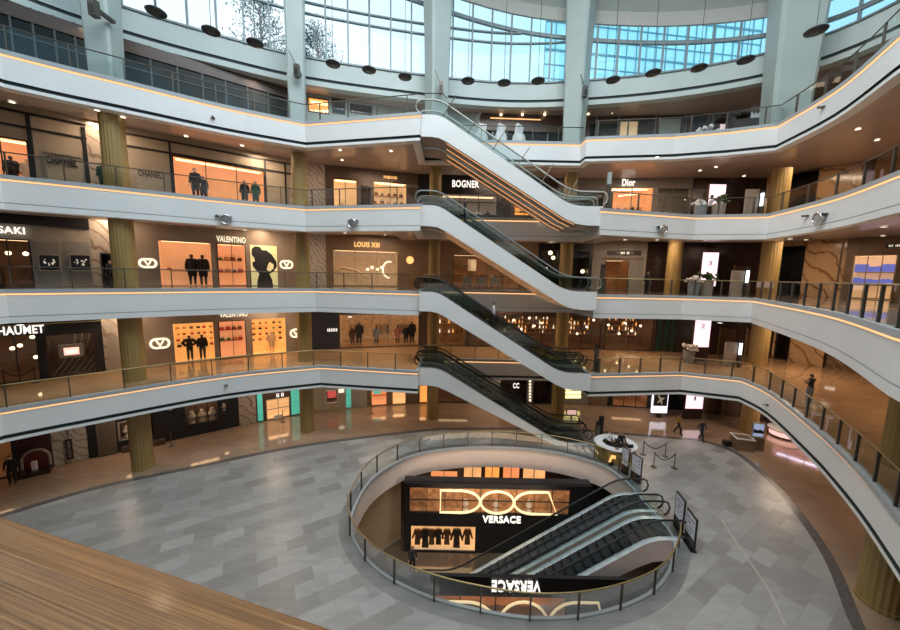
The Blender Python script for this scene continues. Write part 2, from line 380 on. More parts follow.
for k in (2, 3, 4, 5):
    zt = ZF[k]+0.1; zb = zt-1.65
    struct(MB().region(RECT, [VOID[k]], ZF[k]+0.05), 'floor', FLOORO if k == 2 else FLOORW)
    SO = offs(VOID[k], -2.0, True)
    struct(MB().sweep(VOID[k], [(-0.3, zb+0.02), (-2.0, zb+0.02), (-2.0, zb+0.55)], True).region(RECT, [SO], zb+0.55, True), 'ceiling', SOFFIT)
    t = thing('trim_%d' % k, '', '', kind='structure')
    P = VOID[k]
    MB().sweep(P, [(-0.15, zt-0.05), (-0.15, zt), (0.07, zt), (0.07, zt-0.20), (0.01, zt-0.20)], True).build('cap', CAPM, t)
    MB().sweep(P, [(0.04, zt-0.205), (0.008, zt-0.285)], True).build('light_strip', LED, t)
    MB().sweep(P, [(0.008, zt-0.285), (0.0, zt-0.30), (0.0, zb+0.34)], True).build('face', FASCIA, t)
    if k in (2, 5):
        MB().sweep(P, [(0.0, zb+0.34), (-0.10, zb+0.34), (-0.10, zb+0.16), (0.0, zb+0.16)], True).build('slot', GROOVE, t)
    else:
        MB().sweep(P, [(0.0, zb+0.34), (-0.02, zb+0.34), (-0.02, zb+0.30), (0.0, zb+0.30)], True).build('slot', CAPM, t)
        MB().sweep(P, [(0.0, zb+0.30), (0.0, zb+0.16)], True).build('lower_face', FASCIA, t)
    MB().sweep(P, [(0.0, zb+0.16), (0.0, zb), (-0.5, zb-0.01), (-0.5, zb+0.06)], True).build('bottom_lip', FASCIA, t)

# outer walls
WALLS = V2([(-36, 5), (-29, 14.5), (-25.3, 18.6), (-22.9, 20.6), (-17, 25.2), (-11.5, 28.8), (-5.7, 30.6), (-2.2, 31.3), (12.6, 31.7), (21.6, 30.6), (27.4, 30.2), (28.3, 28.3), (29.6, 25.8), (33.5, 20.5), (38, 10)])
struct(MB().sweep([p for p in offs(WALLS, -5.0)], [(0, -6), (0, 26.3)]), 'wall_back', pbr('dark_back_wall', (0.06, 0.045, 0.035), 0.6))
struct(MB().sweep(V2([(-43, -11), (-43, 45)]), [(0, -6), (0, 26.3)]), 'wall_left', TAUPE)
struct(MB().sweep(V2([(43, 45), (43, -11)]), [(0, -6), (0, 26.3)]), 'wall_right', TAUPE)
struct(MB().sweep(V2([(43, -11), (-43, -11)]), [(0, -6), (0, 26.3)]), 'wall_front', TAUPE)

# columns
COLS = [(-18.8, 19.7, 0.54), (-10.9, 25.1, 0.51), (-1.36, 27.75, 0.47), (9.56, 28.5, 0.52), (24.5, 26.4, 0.60), (16.75, 11.65, 0.66)]
for x, y, r in COLS:
    struct(MB().lathe([(r*1.04, 0), (r*1.04, 0.15), (r, 0.16), (r, 20.5)], 44, (x, y, 0), flute=0.035), 'column', BRASS)
for (x, y), a, b in zip([(-18.8, 19.7), (-10.9, 25.1), (-1.36, 27.75), (9.56, 28.5), (21.5, 23.5)], (0.2, 0.35, 0.55, 0.9, 1.2), (0.72, 0.66, 0.82, 0.86, 1.25)):
    mb = MB(); k0 = len(mb.v)
    prof = [(b*1.0, 22.0), (b*1.22, 30.0), (b*1.75, 40.0)]
    for rr, z in prof:
        for q in range(8):
            an = a+PI/2*(q//2)+(0.10 if q % 2 else -0.10)+PI/4
            mb.v.append(Vector((x+rr*math.cos(an), y+rr*math.sin(an), z)))
    for i in range(2):
        for q in range(8): w = (q+1) % 8; mb.f.append((i*8+q, i*8+w, i*8+8+w, i*8+8+q))
    struct(mb, 'column', GREYGREEN)

for x, y, r, z0, z1 in ((18.6, 28.6, 0.55, 11.02, 15.5),): struct(MB().lathe([(r, z0), (r, z1)], 44, (x, y, 0), flute=0.035), 'column', BRASS)
# upper ring, windows, roof
RING = crom(V2([(-27, 9), (-26.2, 15), (-23.7, 19.7), (-20.5, 22.6), (-15.9, 25.2), (-11, 27.3), (-2.7, 29.2), (4.5, 30.1), (10.8, 29.5), (17, 28), (22.1, 25.6), (24.6, 22.6), (25.2, 18.0), (24.5, 9)]), 4) + V2([(18, 1), (7, -4), (-8, -4), (-21, 1)])
struct(MB().region(RECT, [RING], 26.2, True), 'ceiling', SOFFIT)
struct(MB().region([(-50, -15), (60, -15), (60, 52), (-50, 52)], [RING], 27.95), 'roof_terrace', pbr('roof_terrace_gravel', (0.4, 0.4, 0.4), 0.8))
t = thing('trim_6', '', '', kind='structure')
MB().sweep(RING, [(-0.6, 26.25), (-0.6, 26.16), (0.06, 26.16), (0.06, 26.52), (0.0, 26.54)], True).build('bottom_lip', RINGM, t)
MB().sweep(RING, [(0.0, 26.54), (-0.1, 26.54), (-0.1, 26.76), (0.0, 26.76)], True).build('slot', GROOVE, t)
MB().sweep(RING, [(0.0, 26.76), (0.0, 27.98), (-0.4, 28.0)], True).build('face', RINGM, t)
def ztop(x): return max(28.9, min(39.0, 33.95-0.165*x))
FRAMEM = pbr('grey_window_frame', (0.20, 0.24, 0.25), 0.4, metal=0.3)
bays = [(-27.5, -20.4), (-20.4, -11.3), (-11.3, -1.9), (-1.9, 9.7), (9.7, 22.6), (22.6, 26.7)]
far = [p for p in RING if p.y > 8.5]
samp = [p for p, d in walk(far, 0.1)]
for i, (xa, xb) in enumerate(bays):
    seg = [p for p in samp if xa <= p.x <= xb and (p.y > 20 or (p.y > 13))]
    if i in (0,): seg = [p for p in samp if p.x < -20.4]
    if i == 5: seg = [p for p in samp if p.x > 22.6]
    seg = seg[::8]+([seg[-1]] if (len(seg)-1) % 8 > 3 else [])
    w = thing('window_%d' % (i+1), '', '', kind='structure')
    g = MB(); fr = MB()
    for a, b in zip(seg, seg[1:]):
        g.quad((a.x, a.y, 28), (b.x, b.y, 28), (b.x, b.y, ztop(b.x)), (a.x, a.y, ztop(a.x)))
    g.build('pane', SKYGLASS, w)
    for j, p in enumerate(seg):
        q = seg[min(j+1, len(seg)-1)]-seg[max(j-1, 0)]
        if j % 2 == 0: fr.obx((p.x, p.y), q, 0.11, 0.26, 27.98, ztop(p.x))
    fr.build('mullion', FRAMEM, w)
    tr = MB()
    for a, b in zip(seg, seg[1:]):
        for zz, h in ((31.0, 0.10), (31.75, 0.10), (None, 0.26), (28.0, 0.12)):
            za = zz if zz else ztop(a.x)-1.25; zb = zz if zz else ztop(b.x)-1.25
            if zz and zz > 29 and zz > ztop(b.x)-1.2: continue
            n = Vector(((b-a).y, -(b-a).x, 0)).normalized()*0.10
            tr.quad((a.x+n.x, a.y+n.y, za), (b.x+n.x, b.y+n.y, zb), (b.x+n.x, b.y+n.y, zb+h), (a.x+n.x, a.y+n.y, za+h))
            tr.quad((a.x+n.x, a.y+n.y, za), (a.x-n.x, a.y-n.y, za), (b.x-n.x, b.y-n.y, zb), (b.x+n.x, b.y+n.y, zb))
    tr.build('transom', FRAMEM, w)
ROOFM = pbr('roof_soffit_plaster', (0.50, 0.50, 0.47), 0.5, var=0.04)
r0, r1, r2, r3 = offs(RING, 0.18, True), offs(RING, 0.18, True), offs(RING, 3.2, True), offs(RING, 7.0, True)
t = thing('trim_7', '', '', kind='structure')
mb = MB(); mc = MB(); m = len(RING)
for i in range(m):
    j = (i+1) % m; za, zb = ztop(RING[i].x), ztop(RING[j].x)
    mb.quad((RING[i].x, RING[i].y, za), (RING[j].x, RING[j].y, zb), (r0[j].x, r0[j].y, zb), (r0[i].x, r0[i].y, za))
    mb.quad((r0[i].x, r0[i].y, za), (r0[j].x, r0[j].y, zb), (r0[j].x, r0[j].y, zb+0.95), (r0[i].x, r0[i].y, za+0.95))
    mc.quad((r1[i].x, r1[i].y, za+0.95), (r1[j].x, r1[j].y, zb+0.95), (r2[j].x, r2[j].y, zb+3.2), (r2[i].x, r2[i].y, za+3.2))
mb.build('edge_band', ROOFM, t); mc.build('soffit', RINGM, t)
w = thing('window_7', '', '', kind='structure'); g = MB(); fr = MB()
for i in range(m):
    j = (i+1) % m; za, zb = ztop(RING[i].x)+3.2, ztop(RING[j].x)+3.2
    g.poly([(r2[i].x, r2[i].y, za), (r2[j].x, r2[j].y, zb), (2, 13, 42)])
    fr.tube([(r2[i].x, r2[i].y, za), (2, 13, 41.9)], 0.12, 4)
g.build('pane', SKYGLASS, w); fr.build('rib', FRAMEM, w)

# ------------------------------------------------------------------ railings
def railing(label, path, z, step=1.9, gm=GLASS, rm=RAILM, closed=False, h=1.08, pw=0.05, off=-0.06, group=None):
    path = [Vector((p[0], p[1], 0)) for p in path]
    path = offs(path, off, closed)
    c = path[0]
    t = thing('glass_railing', label, 'railing', (c.x, c.y, z), 0, group)
    MB().sweep(path, [(0, z), (0, z+h-0.03)], closed).build('glass_panel', gm, t)
    MB().tube([(p.x, p.y, z+h) for p in path], 0.032, 6, closed).build('handrail', rm, t, smooth=True)
    for p, d in walk(path+([path[0]] if closed else []), step, 0.2):
        MB().obx((p.x, p.y), d, pw, 0.08, z, z+h).build('post', RAILM, t)
    return t
for k in (2, 3, 4, 5):
    z = ZF[k]+0.1; n = NM[k]; gm = GLASS
    railing('clear glass railing with dark posts along the left gallery edge of the %s floor' % n, LEFT[k][:-1]+[LEFT[k][-1]+(LEFT[k][-2]-LEFT[k][-1]).normalized()*0.6], z, 2.0, gm, BRASSRAIL if k == 2 else RAILM)
    railing('short glass railing behind the escalators on the %s floor' % n, [Vector((-1.95, 26.4, 0))]+[Vector((9.6, 26.4, 0))], z, 1.9, gm)
    railing('glass railing curving round the right side of the %s floor' % n, [RIGHT[k][0]+(RIGHT[k][1]-RIGHT[k][0]).normalized()*0.55]+RIGHT[k][1:]+(NEAR[k][:1]), z, 1.55 if k < 4 else 2.0, gm, BRASSRAIL if k < 4 else RAILM, pw=0.08)
# railing round the oval opening, open where the basement escalators arrive
i0 = min(range(len(PIT)), key=lambda i: (PIT[i]-Vector((10.7, 14.2, 0))).length)
loop = PIT[i0:]+PIT[:i0]
i1 = min(range(len(loop)), key=lambda i: (loop[i]-Vector((10.9, 18.8, 0))).length)
railing('oval glass railing with brass handrail round the basement opening', loop[:i1+1], 0.06, 1.75, GLASS, BRASSRAIL, off=-0.05)
# oak handrail in the foreground
d = Vector((0.9638, -0.2665, 0)); n = Vector((0.2665, 0.9638, 0))
e = Vector((-0.195, 0.218, 0)); a = math.atan2(d.y, d.x)
t = thing('oak_handrail', 'broad varnished oak handrail close to the camera at the lower left', 'handrail', (e.x, e.y, 11.1), a)
prof = []
W = 0.20
for y, z in [(0, 0.850), (0.0, 0.880), (-0.005, 0.890), (-0.014, 0.897)]+[(-W*q/12, 0.899+0.013*math.sin(PI*(q-1)/10)) for q in range(2, 11)]+[(-W+0.014, 0.897), (-W, 0.88), (-W, 0.85)]: prof.append((-3, y, z))
MB().extr(prof, (6, 0, 0)).build('rail', WOOD, t, ws=False, smooth=False)
MB().bx(-3, 3, -0.112, -0.10, 0, 0.85).build('glass_panel', GLASS, t, ws=False)
for x in (-2.4, -0.9, 0.9, 2.4): MB().bx(x-0.03, x+0.03, -0.13, -0.08, 0, 0.86).build('post', RAILM, t, ws=False)

# ------------------------------------------------------------------ escalators
def smooth(P, k=5):
    out = [P[0]]
    for i in range(1, len(P)-1):
        a, b, c = Vector(P[i-1]), Vector(P[i]), Vector(P[i+1]); l = min(0.9, (a-b).length*0.45, (c-b).length*0.45)
        s = b+(a-b).normalized()*l; e = b+(c-b).normalized()*l
        for q in range(k+1):
            w = q/k; out.append(tuple((1-w)**2*s+2*w*(1-w)*b+w*w*e))
    out.append(P[-1]); return out
STEP_ME = {}
def escalator(label, P, y0, y1, zmin, drop, railmat, clad=FASCIA, rod=False, strips=True, group=None):
    sgn = 1 if P[-1][0] > P[0][0] else -1
    base = (P[-1][0], (y0+y1)/2, P[-1][1])
    t = thing('escalator', label, 'escalator', base, 0, group)
    S = smooth(P)
    bot = smooth([(P[0][0], P[0][1]-drop), (P[1][0]-0.05*sgn, P[1][1]-drop), (P[2][0]+0.35*sgn, P[2][1]-drop+0.1), (P[3][0], P[3][1]-drop+0.1)], 2)
    bot = [(x, max(z, zmin)) for x, z in bot]
    for y in (y0, y1-0.05):
        MB().extr([(x, y, z) for x, z in S]+[(x, y, z) for x, z in bot[::-1]], (0, 0.05, 0)).build('side_panel', clad, t)
    mb = MB()
    for a, b in zip(bot, bot[1:]): mb.quad((a[0], y0, a[1]), (b[0], y0, b[1]), (b[0], y1, b[1]), (a[0], y1, a[1]))
    mb.build('underside', SOFFIT if strips else clad, t)
    for ya, yb in ((y0, y0+0.24), (y1-0.24, y1)):
        mb = MB()
        for a, b in zip(S, S[1:]):
            mb.quad((a[0], ya, a[1]+0.02), (b[0], ya, b[1]+0.02), (b[0], yb, b[1]+0.02), (a[0], yb, a[1]+0.02))
        mb.build('deck', DECKM if not strips else STEEL, t)
    for y in (y0+0.14, y1-0.14):
        mb = MB()
        for a, b in zip(S, S[1:]):
            mb.quad((a[0], y, a[1]+0.03), (b[0], y, b[1]+0.03), (b[0], y, b[1]+0.88), (a[0], y, a[1]+0.88))
        mb.build('balustrade', GLASSD, t)
        hr = [(x, y, z+0.92) for x, z in S]
        x, z = S[0]; hr = [(x-0.05*sgn, y, z+0.15), (x-0.25*sgn, y, z+0.3), (x-0.32*sgn, y, z+0.55), (x-0.22*sgn, y, z+0.82)]+hr
        x, z = S[-1]; hr += [(x+0.22*sgn, y, z+0.82), (x+0.32*sgn, y, z+0.55), (x+0.25*sgn, y, z+0.3), (x+0.05*sgn, y, z+0.15)]
        MB().tube(hr, 0.05, 6).build('handrail', railmat, t, smooth=True)
    # treads
    key = (round(y1-y0, 2), sgn)
    if key not in STEP_ME:
        w = (y1-y0)/2-0.3
        STEP_ME[key] = MB().bx(-0.21, 0.21, -w, w, -0.05, 0.0).bx(0.19*sgn-0.02, 0.19*sgn+0.02, -w, w, -0.25, 0).mesh('step', STEPM)
    x = P[0][0]+0.3*sgn; L = abs(P[-1][0]-P[0][0])
    i = 0
    while abs(x-P[0][0]) < L-0.2:
        for a, b in zip(S, S[1:]):
            if min(a[0], b[0]) <= x <= max(a[0], b[0]): z = a[1]+(b[1]-a[1])*(x-a[0])/(b[0]-a[0]+1e-9); break
        o = bpy.data.objects.new('step', STEP_ME[key]); C.objects.link(o); o.parent = t
        o.location = (x-base[0], 0, z-base[2]+0.0)
        x += 0.42*sgn
    if strips:
        for y in ((y0+0.25, y0+0.33), (y1-0.5, y1-0.42)):
            mb = MB()
            for a, b in zip(bot[3:-3], bot[4:-2]):
                mb.quad((a[0], y[0], a[1]-0.02), (b[0], y[0], b[1]-0.02), (b[0], y[1], b[1]-0.02), (a[0], y[1], a[1]-0.02))
            mb.build('light_strip', LED, t)
    if rod:
        dx, dz = P[2][0]-P[1][0], P[2][1]-P[1][1]; l = math.hypot(dx, dz); px, pz = -dz/l, dx/l
        for q in range(6):
            w = (q+0.1)/5.4; x, z = P[1][0]+dx*w, P[1][1]+dz*w
            MB().tube([(x-px*0.1, y0+0.05, z-pz*0.1), (x+px*1.5, y0+0.05, z+pz*1.5)], 0.03, 6).build('safety_rod', RAILM, t)
        MB().tube([(P[1][0]-1.1, y0+0.05, P[1][1]+1.25), (P[1][0]+0.1, y0+0.05, P[1][1]+1.25), (P[1][0]+0.4, y0+0.05, P[1][1]+1.0)], 0.03, 6).build('guard_rail', RAILM, t)
    return t
for k, nm in ((5, 'fifth to the fourth'), (4, 'fourth to the third'), (3, 'third to the second'), (2, 'second to the ground')):
    z = ZF[k]+(0.02 if k == 5 else 0.08)
    P = [(-2.05, z), (-0.85, z), (7.55, z-5.3), (9.6, z-5.3)]
    y0 = 23.5 if k == 2 else 22.25; ew = 1.4 if k == 2 else 1.75; e2 = 1.5 if k == 2 else 2.1
    if k == 2: P = [(-2.15, z+.03), (-0.75, z+.03), (8.15, z-5.35), (10.3, z-5.35)]
    zmin = 0.01 if k == 2 else -99
    rl = pbr('pale_handrail', (0.55, 0.55, 0.50), 0.3) if k == 5 else (pbr('grey_handrail', (0.25, 0.28, 0.27), 0.3) if k == 4 else RUBBER)
    escalator('front white-sided escalator running from the %s floor' % nm, P, y0, y0+ew, zmin, 1.3, rl, rod=(k == 5))
    escalator('rear escalator hidden partly behind the front one from the %s floor' % nm, P, y0+e2, y0+e2+ew, zmin, 1.3, rl)
PB = [(11.1, 0.05), (9.7, 0.05), (0.5, -5.9), (-1.3, -5.9)]
escalator('near basement escalator with pale side wall descending into the oval opening', PB, 14.55, 16.2, -6, 1.05, RUBBER, clad=RIMW, strips=False)
escalator('far basement escalator with black treads beside the boutique sign', PB, 16.45, 18.1, -6, 1.05, RUBBER, clad=RIMW, strips=False)
struct(MB().bx(10.7, 11.75, 14.5, 18.2, -0.1, 0.02), 'floor', STEEL)
# the side wall of the opening under the near escalator
MB().extr([(10.8, 14.5, -1.4), (9.4, 14.5, -1.4), (2.6, 14.5, -5.9), (10.8, 14.5, -5.9)], (0, 0.04, 0))
# ------------------------------------------------------------------ helpers for shop fronts
def hit(u, v):
    r = ray(u, v); best = None
    for a, b in zip(WALLS, WALLS[1:]):
        d = b-a; den = r.x*d.y-r.y*d.x
        if abs(den) < 1e-9: continue
        t = (a.x*d.y-a.y*d.x)/den; s = (a.x*r.y-a.y*r.x)/den
        if t > 0 and -0.001 <= s <= 1.001 and (best is None or t < best): best = t
    if best is None: best = 30/r.y
    return Vector((r.x*best, r.y*best, 0))
TXT = {}
def text_geo(body, bold):
    key = (body, bold)
    if key not in TXT:
        cu = bpy.data.curves.new('lettering', 'FONT'); cu.body = body; cu.offset = min(bold, 0.02); cu.space_character = 1.08; cu.extrude = 0.05; cu.resolution_u = 3
        o = bpy.data.objects.new('lettering', cu); C.objects.link(o)
        bpy.context.view_layer.update()
        me = bpy.data.meshes.new_from_object(o.evaluated_get(bpy.context.evaluated_depsgraph_get()))
        vs = [v.co.copy() for v in me.vertices]; fs = [tuple(p.vertices) for p in me.polygons]
        bpy.data.objects.remove(o); bpy.data.curves.remove(cu); bpy.data.meshes.remove(me)
        x0 = min(v.x for v in vs); x1 = max(v.x for v in vs); y0 = min(v.y for v in vs); y1 = max(v.y for v in vs)
        TXT[key] = ([Vector(((v.x-x0)/(x1-x0), (v.y-y0)/(y1-y0), v.z)) for v in vs], fs)
    return TXT[key]
def add_text(mb, body, x0, x1, z0, z1, y, bold=0.02, th=0.06, flip=False):
    vs, fs = text_geo(body, bold); k = len(mb.v)
    for v in vs:
        a, b = (1-v.x, 1-v.y) if flip else (v.x, v.y)
        mb.v.append(Vector((x0+(x1-x0)*a, y-th*(v.z/0.05*0.5+0.5), z0+(z1-z0)*b)))
    mb.f += [tuple(i+k for i in f) for f in fs]
    return mb
class Shop:
    def __init__(s, label, u0, u1, v, zf, zt, name='shop_front', cat='shop front', P=None):
        s.P0, s.P1 = (hit(u0, v), hit(u1, v)) if P is None else P
        s.zf = zf; s.zt = zt; d = s.P1-s.P0; s.W = d.length; s.a = math.atan2(d.y, d.x); s.d = d.normalized(); s.n = Vector((-s.d.y, s.d.x, 0))
        s.t = thing(name, label, cat, (s.P0.x, s.P0.y, zf), s.a); s.u0, s.u1, s.v = u0, u1, v
    def px(s, u, v):
        r = ray(u, v); c = s.P0; t = (c.x*s.n.x+c.y*s.n.y)/(r.x*s.n.x+r.y*s.n.y); p = Vector((r.x*t, r.y*t, 0))-c
        return p.dot(s.d), HC+r.z*t-s.zf
    def rect(s, r):
        u0, v0, u1, v1 = r; um, vm = (u0+u1)/2, (v0+v1)/2
        return s.px(u0, vm)[0], s.px(u1, vm)[0], max(0.02, s.px(um, v1)[1]), s.px(um, v0)[1]
    def box(s, name, mat, r, y0=-0.03, y1=0.0, par=None, raw=False):
        x0, x1, z0, z1 = r if raw else s.rect(r)
        return MB().bx(x0, x1, y0, y1, z0, z1).build(name, mat, par or s.t, ws=False)
    def wall(s, mat, holes=(), name='wall_panel', x0=0.0, x1=None, y=0.0):
        x1 = s.W if x1 is None else x1; H = s.zt-s.zf
        hs = [s.rect(h) for h in holes]; hs = [(max(a, x0), min(b, x1), max(0, c if c > 0.5 else 0), min(d, H)) for a, b, c, d in hs]
        xs = sorted({x0, x1, *[h[0] for h in hs], *[h[1] for h in hs]}); mb = MB()
        for a, b in zip(xs, xs[1:]):
            if b-a < 1e-5: continue
            m = (a+b)/2; cut = sorted((h[2], h[3]) for h in hs if h[0] < m < h[1]); z = 0
            for c, d in cut+[(H, H)]:
                if c > z+1e-5: mb.bx(a, b, y, y+0.18, z, c)
                z = max(z, d)
        mb.build(name, mat, s.t, ws=False); s.holes = hs
        return s
    def win(s, r, back=CREAMW, depth=1.6, mull=1, frame=BLACK, light=WARMP, fw=0.07, shelves=0, floor=None, name='display_window', transom=None, shelfmat=None, gl=True, lw=0.5):
        x0, x1, z0, z1 = s.rect(r); z0 = 0.02 if z0 <= 0.5 else z0; D = depth
        mb = MB().quad((x0, D, z0), (x1, D, z0), (x1, D, z1), (x0, D, z1))
        mb.quad((x0, 0.1, z0), (x0, D, z0), (x0, D, z1), (x0, 0.1, z1)).quad((x1, D, z0), (x1, 0.1, z0), (x1, 0.1, z1), (x1, D, z1))
        mb.quad((x0, 0.1, z1), (x0, D, z1), (x1, D, z1), (x1, 0.1, z1))
        w = mb.build(name, back, s.t, ws=False)
        MB().quad((x0, 0.05, z0), (x1, 0.05, z0), (x1, D, z0), (x0, D, z0)).build('window_floor', floor or back, w, ws=False)
        if light:
            yc = D*0.4
            MB().quad((x0+0.15, yc-lw/2, z1-0.03), (x0+0.15, yc+lw/2, z1-0.03), (x1-0.15, yc+lw/2, z1-0.03), (x1-0.15, yc-lw/2, z1-0.03)).build('light_panel', light, w, ws=False)
        if shelves:
            for i in range(shelves):
                z = z0+(z1-z0)*(0.30+0.62*i/max(1, shelves))
                MB().bx(x0+0.1, x1-0.1, D-0.4, D-0.02, z, z+0.05).build('shelf', shelfmat or (back if back is GOLDW else SHELFM), w, ws=False)
        f = MB()
        f.bx(x0, x0+fw, -0.04, 0.08, z0, z1).bx(x1-fw, x1, -0.04, 0.08, z0, z1).bx(x0, x1, -0.04, 0.08, z1-fw, z1).bx(x0, x1, -0.04, 0.08, z0, z0+fw)
        for i in range(1, mull): x = x0+(x1-x0)*i/mull; f.bx(x-fw/3, x+fw/3, -0.02, 0.06, z0, z1)
        if transom: z = z0+(z1-z0)*transom; f.bx(x0, x1, -0.02, 0.06, z-fw/3, z+fw/3)
        f.build('frame', frame, w, ws=False)
        if gl: MB().quad((x0, 0.03, z0), (x1, 0.03, z0), (x1, 0.03, z1), (x0, 0.03, z1)).build('pane', SHOPGLASS, w, ws=False)
        return (x0, x1, z0, z1, D, w)
    def text(s, body, r, mat=SIGNW, bold=0.02, par=None, y=-0.02, name='sign_lettering'):
        x0, x1, z0, z1 = s.rect(r)
        return add_text(MB(), body, x0, x1, z0, z1, y, bold).build(name, mat, par or s.t, ws=False)
    def logo(s, r, mat=SIGNWARM):             # a stadium ring round a letter V
        x0, x1, z0, z1 = s.rect(r); h = (z1-z0)/2; zc = (z0+z1)/2; pts = []
        for q in range(24):
            a = 2*PI*q/24; cx = x1-h if math.cos(a) > 0 else x0+h
            pts.append((cx+h*math.cos(a), -0.06, zc+h*math.sin(a)))
        m = MB().tube(pts, 0.075, 5, True); xm = (x0+x1)/2
        add_text(m, 'V', xm-h*0.85, xm+h*0.85, zc-h*0.75, zc+h*0.75, -0.03, 0.03)
        m.build('wall_logo', mat, s.t, ws=False)
    def W3(s, x, y, z): return s.P0+s.d*x+s.n*y+Vector((0, 0, s.zf+z))
def grid_items(s, win, proto, nx, nz, group, label, mats=None, zf=(0.3, 0.62), jitter=0.1, ydep=0.25, skip=0.0, zs=None, sc=(0.8, 1.25)):
    x0, x1, z0, z1, D, w = win
    for i in range(nz):
        z = (zs[i] if zs else z0+(z1-z0)*(zf[0]+zf[1]*i/nz)+0.05)+0.008
        for j in range(nx):
            if random.random() < skip: continue
            x = x0+(x1-x0)*(j+0.5+random.uniform(-jitter, jitter))/nx
            p = random.choice(proto)
            o = dup(p, s.W3(x, D-ydep, z), s.a, label, group, random.uniform(*sc))
            USED.add(p.name)
PROTOS = []; USED = set()
def proto(name, mb, mat, cat, parts=()):
    o = mb.build(name, mat); o['label'] = 'x'; o['category'] = cat
    for pn, pm, pmat in parts:
        c = pm.build(pn, pmat); c.parent = o
    PROTOS.append(o); return o
def bag(col, nm):
    m = MB().extr([(-0.17, -0.06, 0), (0.17, -0.06, 0), (0.14, -0.06, 0.22), (-0.14, -0.06, 0.22)], (0, 0.12, 0))
    h = MB().tube([(-0.08, 0, 0.21), (-0.07, 0, 0.32), (0, 0, 0.36), (0.07, 0, 0.32), (0.08, 0, 0.21)], 0.012, 5)
    return proto('handbag', m, col, 'handbag', [('handle', h, col)])
BAGS = [bag(pbr('bag_brown', (0.16, 0.07, 0.03), 0.4), 'b'), bag(pbr('bag_black', (0.02, 0.02, 0.02), 0.4), 'b'), bag(pbr('bag_red', (0.45, 0.05, 0.04), 0.4), 'b'), bag(pbr('bag_tan', (0.50, 0.30, 0.14), 0.4), 'b'), bag(pbr('bag_green', (0.05, 0.20, 0.10), 0.4), 'b')]
BOTTLES = [proto('bottle', MB().lathe([(0.05, 0), (0.055, 0.02), (0.055, 0.2), (0.02, 0.27), (0.018, 0.34)], 8), m, 'bottle') for m in
           (emis('amber_bottle_glow', (1.0, 0.45, 0.12), 0.9), pbr('dark_bottle', (0.03, 0.05, 0.03), 0.15), pbr('tan_bottle', (0.45, 0.28, 0.14), 0.3), emis('pale_bottle_glow', (1.0, 0.80, 0.55), 1.1))]
BOXES = [proto('gift_box', MB().bx(-0.14, 0.14, -0.1, 0.1, 0, 0.2), m, 'box', [('ribbon', MB().bx(-0.02, 0.02, -0.105, 0.105, 0, 0.205), CWHITE)]) for m in
         (pbr('box_cream', (0.65, 0.55, 0.40), 0.5), pbr('box_red', (0.40, 0.08, 0.05), 0.5), pbr('box_black', (0.03, 0.03, 0.03), 0.4))]
BULB = proto('pendant_bulb', MB().lathe([(0.03, 0.10), (0.11, 0.05), (0.13, -0.03), (0.09, -0.11), (0.02, -0.14)], 10), BULBM, 'lamp', [('cord', MB().tube([(0, 0, 0.1), (0, 0, 0.4)], 0.012, 4), RUBBER)])
DOWN = proto('ceiling_downlight', MB().lathe([(0.14, 0.0), (0.14, -0.01)], 12), DOWNL, 'light', [('trim_ring', MB().tube([(0.16*math.cos(2*PI*q/14), 0.16*math.sin(2*PI*q/14), -0.01) for q in range(14)], 0.025, 5, True), WHITE)])
JEW = proto('jewellery_bust', MB().lathe([(0.10, 0), (0.10, 0.03), (0.05, 0.1), (0.12, 0.22), (0.06, 0.34), (0.05, 0.4)], 10), pbr('pale_bust', (0.6, 0.55, 0.5), 0.5), 'display')
def bulbs(l, y_or_z, group, label, zmode=False):
    for u, v in l:
        p = at(u, v, y_or_z) if zmode else aty(u, v, y_or_z)
        dup(BULB, p, None, label, group)
def downs(l, z, group, label):
    for u, v in l:
        q = at(u, v, z); P = VOID[5 if z > 19 else (4 if z > 14 else 3)]
        dist = min(((q.xy-a.xy)-(b-a).xy*max(0, min(1, (q-a).xy.dot((b-a).xy)/max(1e-6, (b-a).xy.length_squared)))).length for a, b in zip(P, P[1:]))
        if dist > 2.05: q = at(u, v, z+0.53)
        dup(DOWN, q, None, label, group, 0.8)

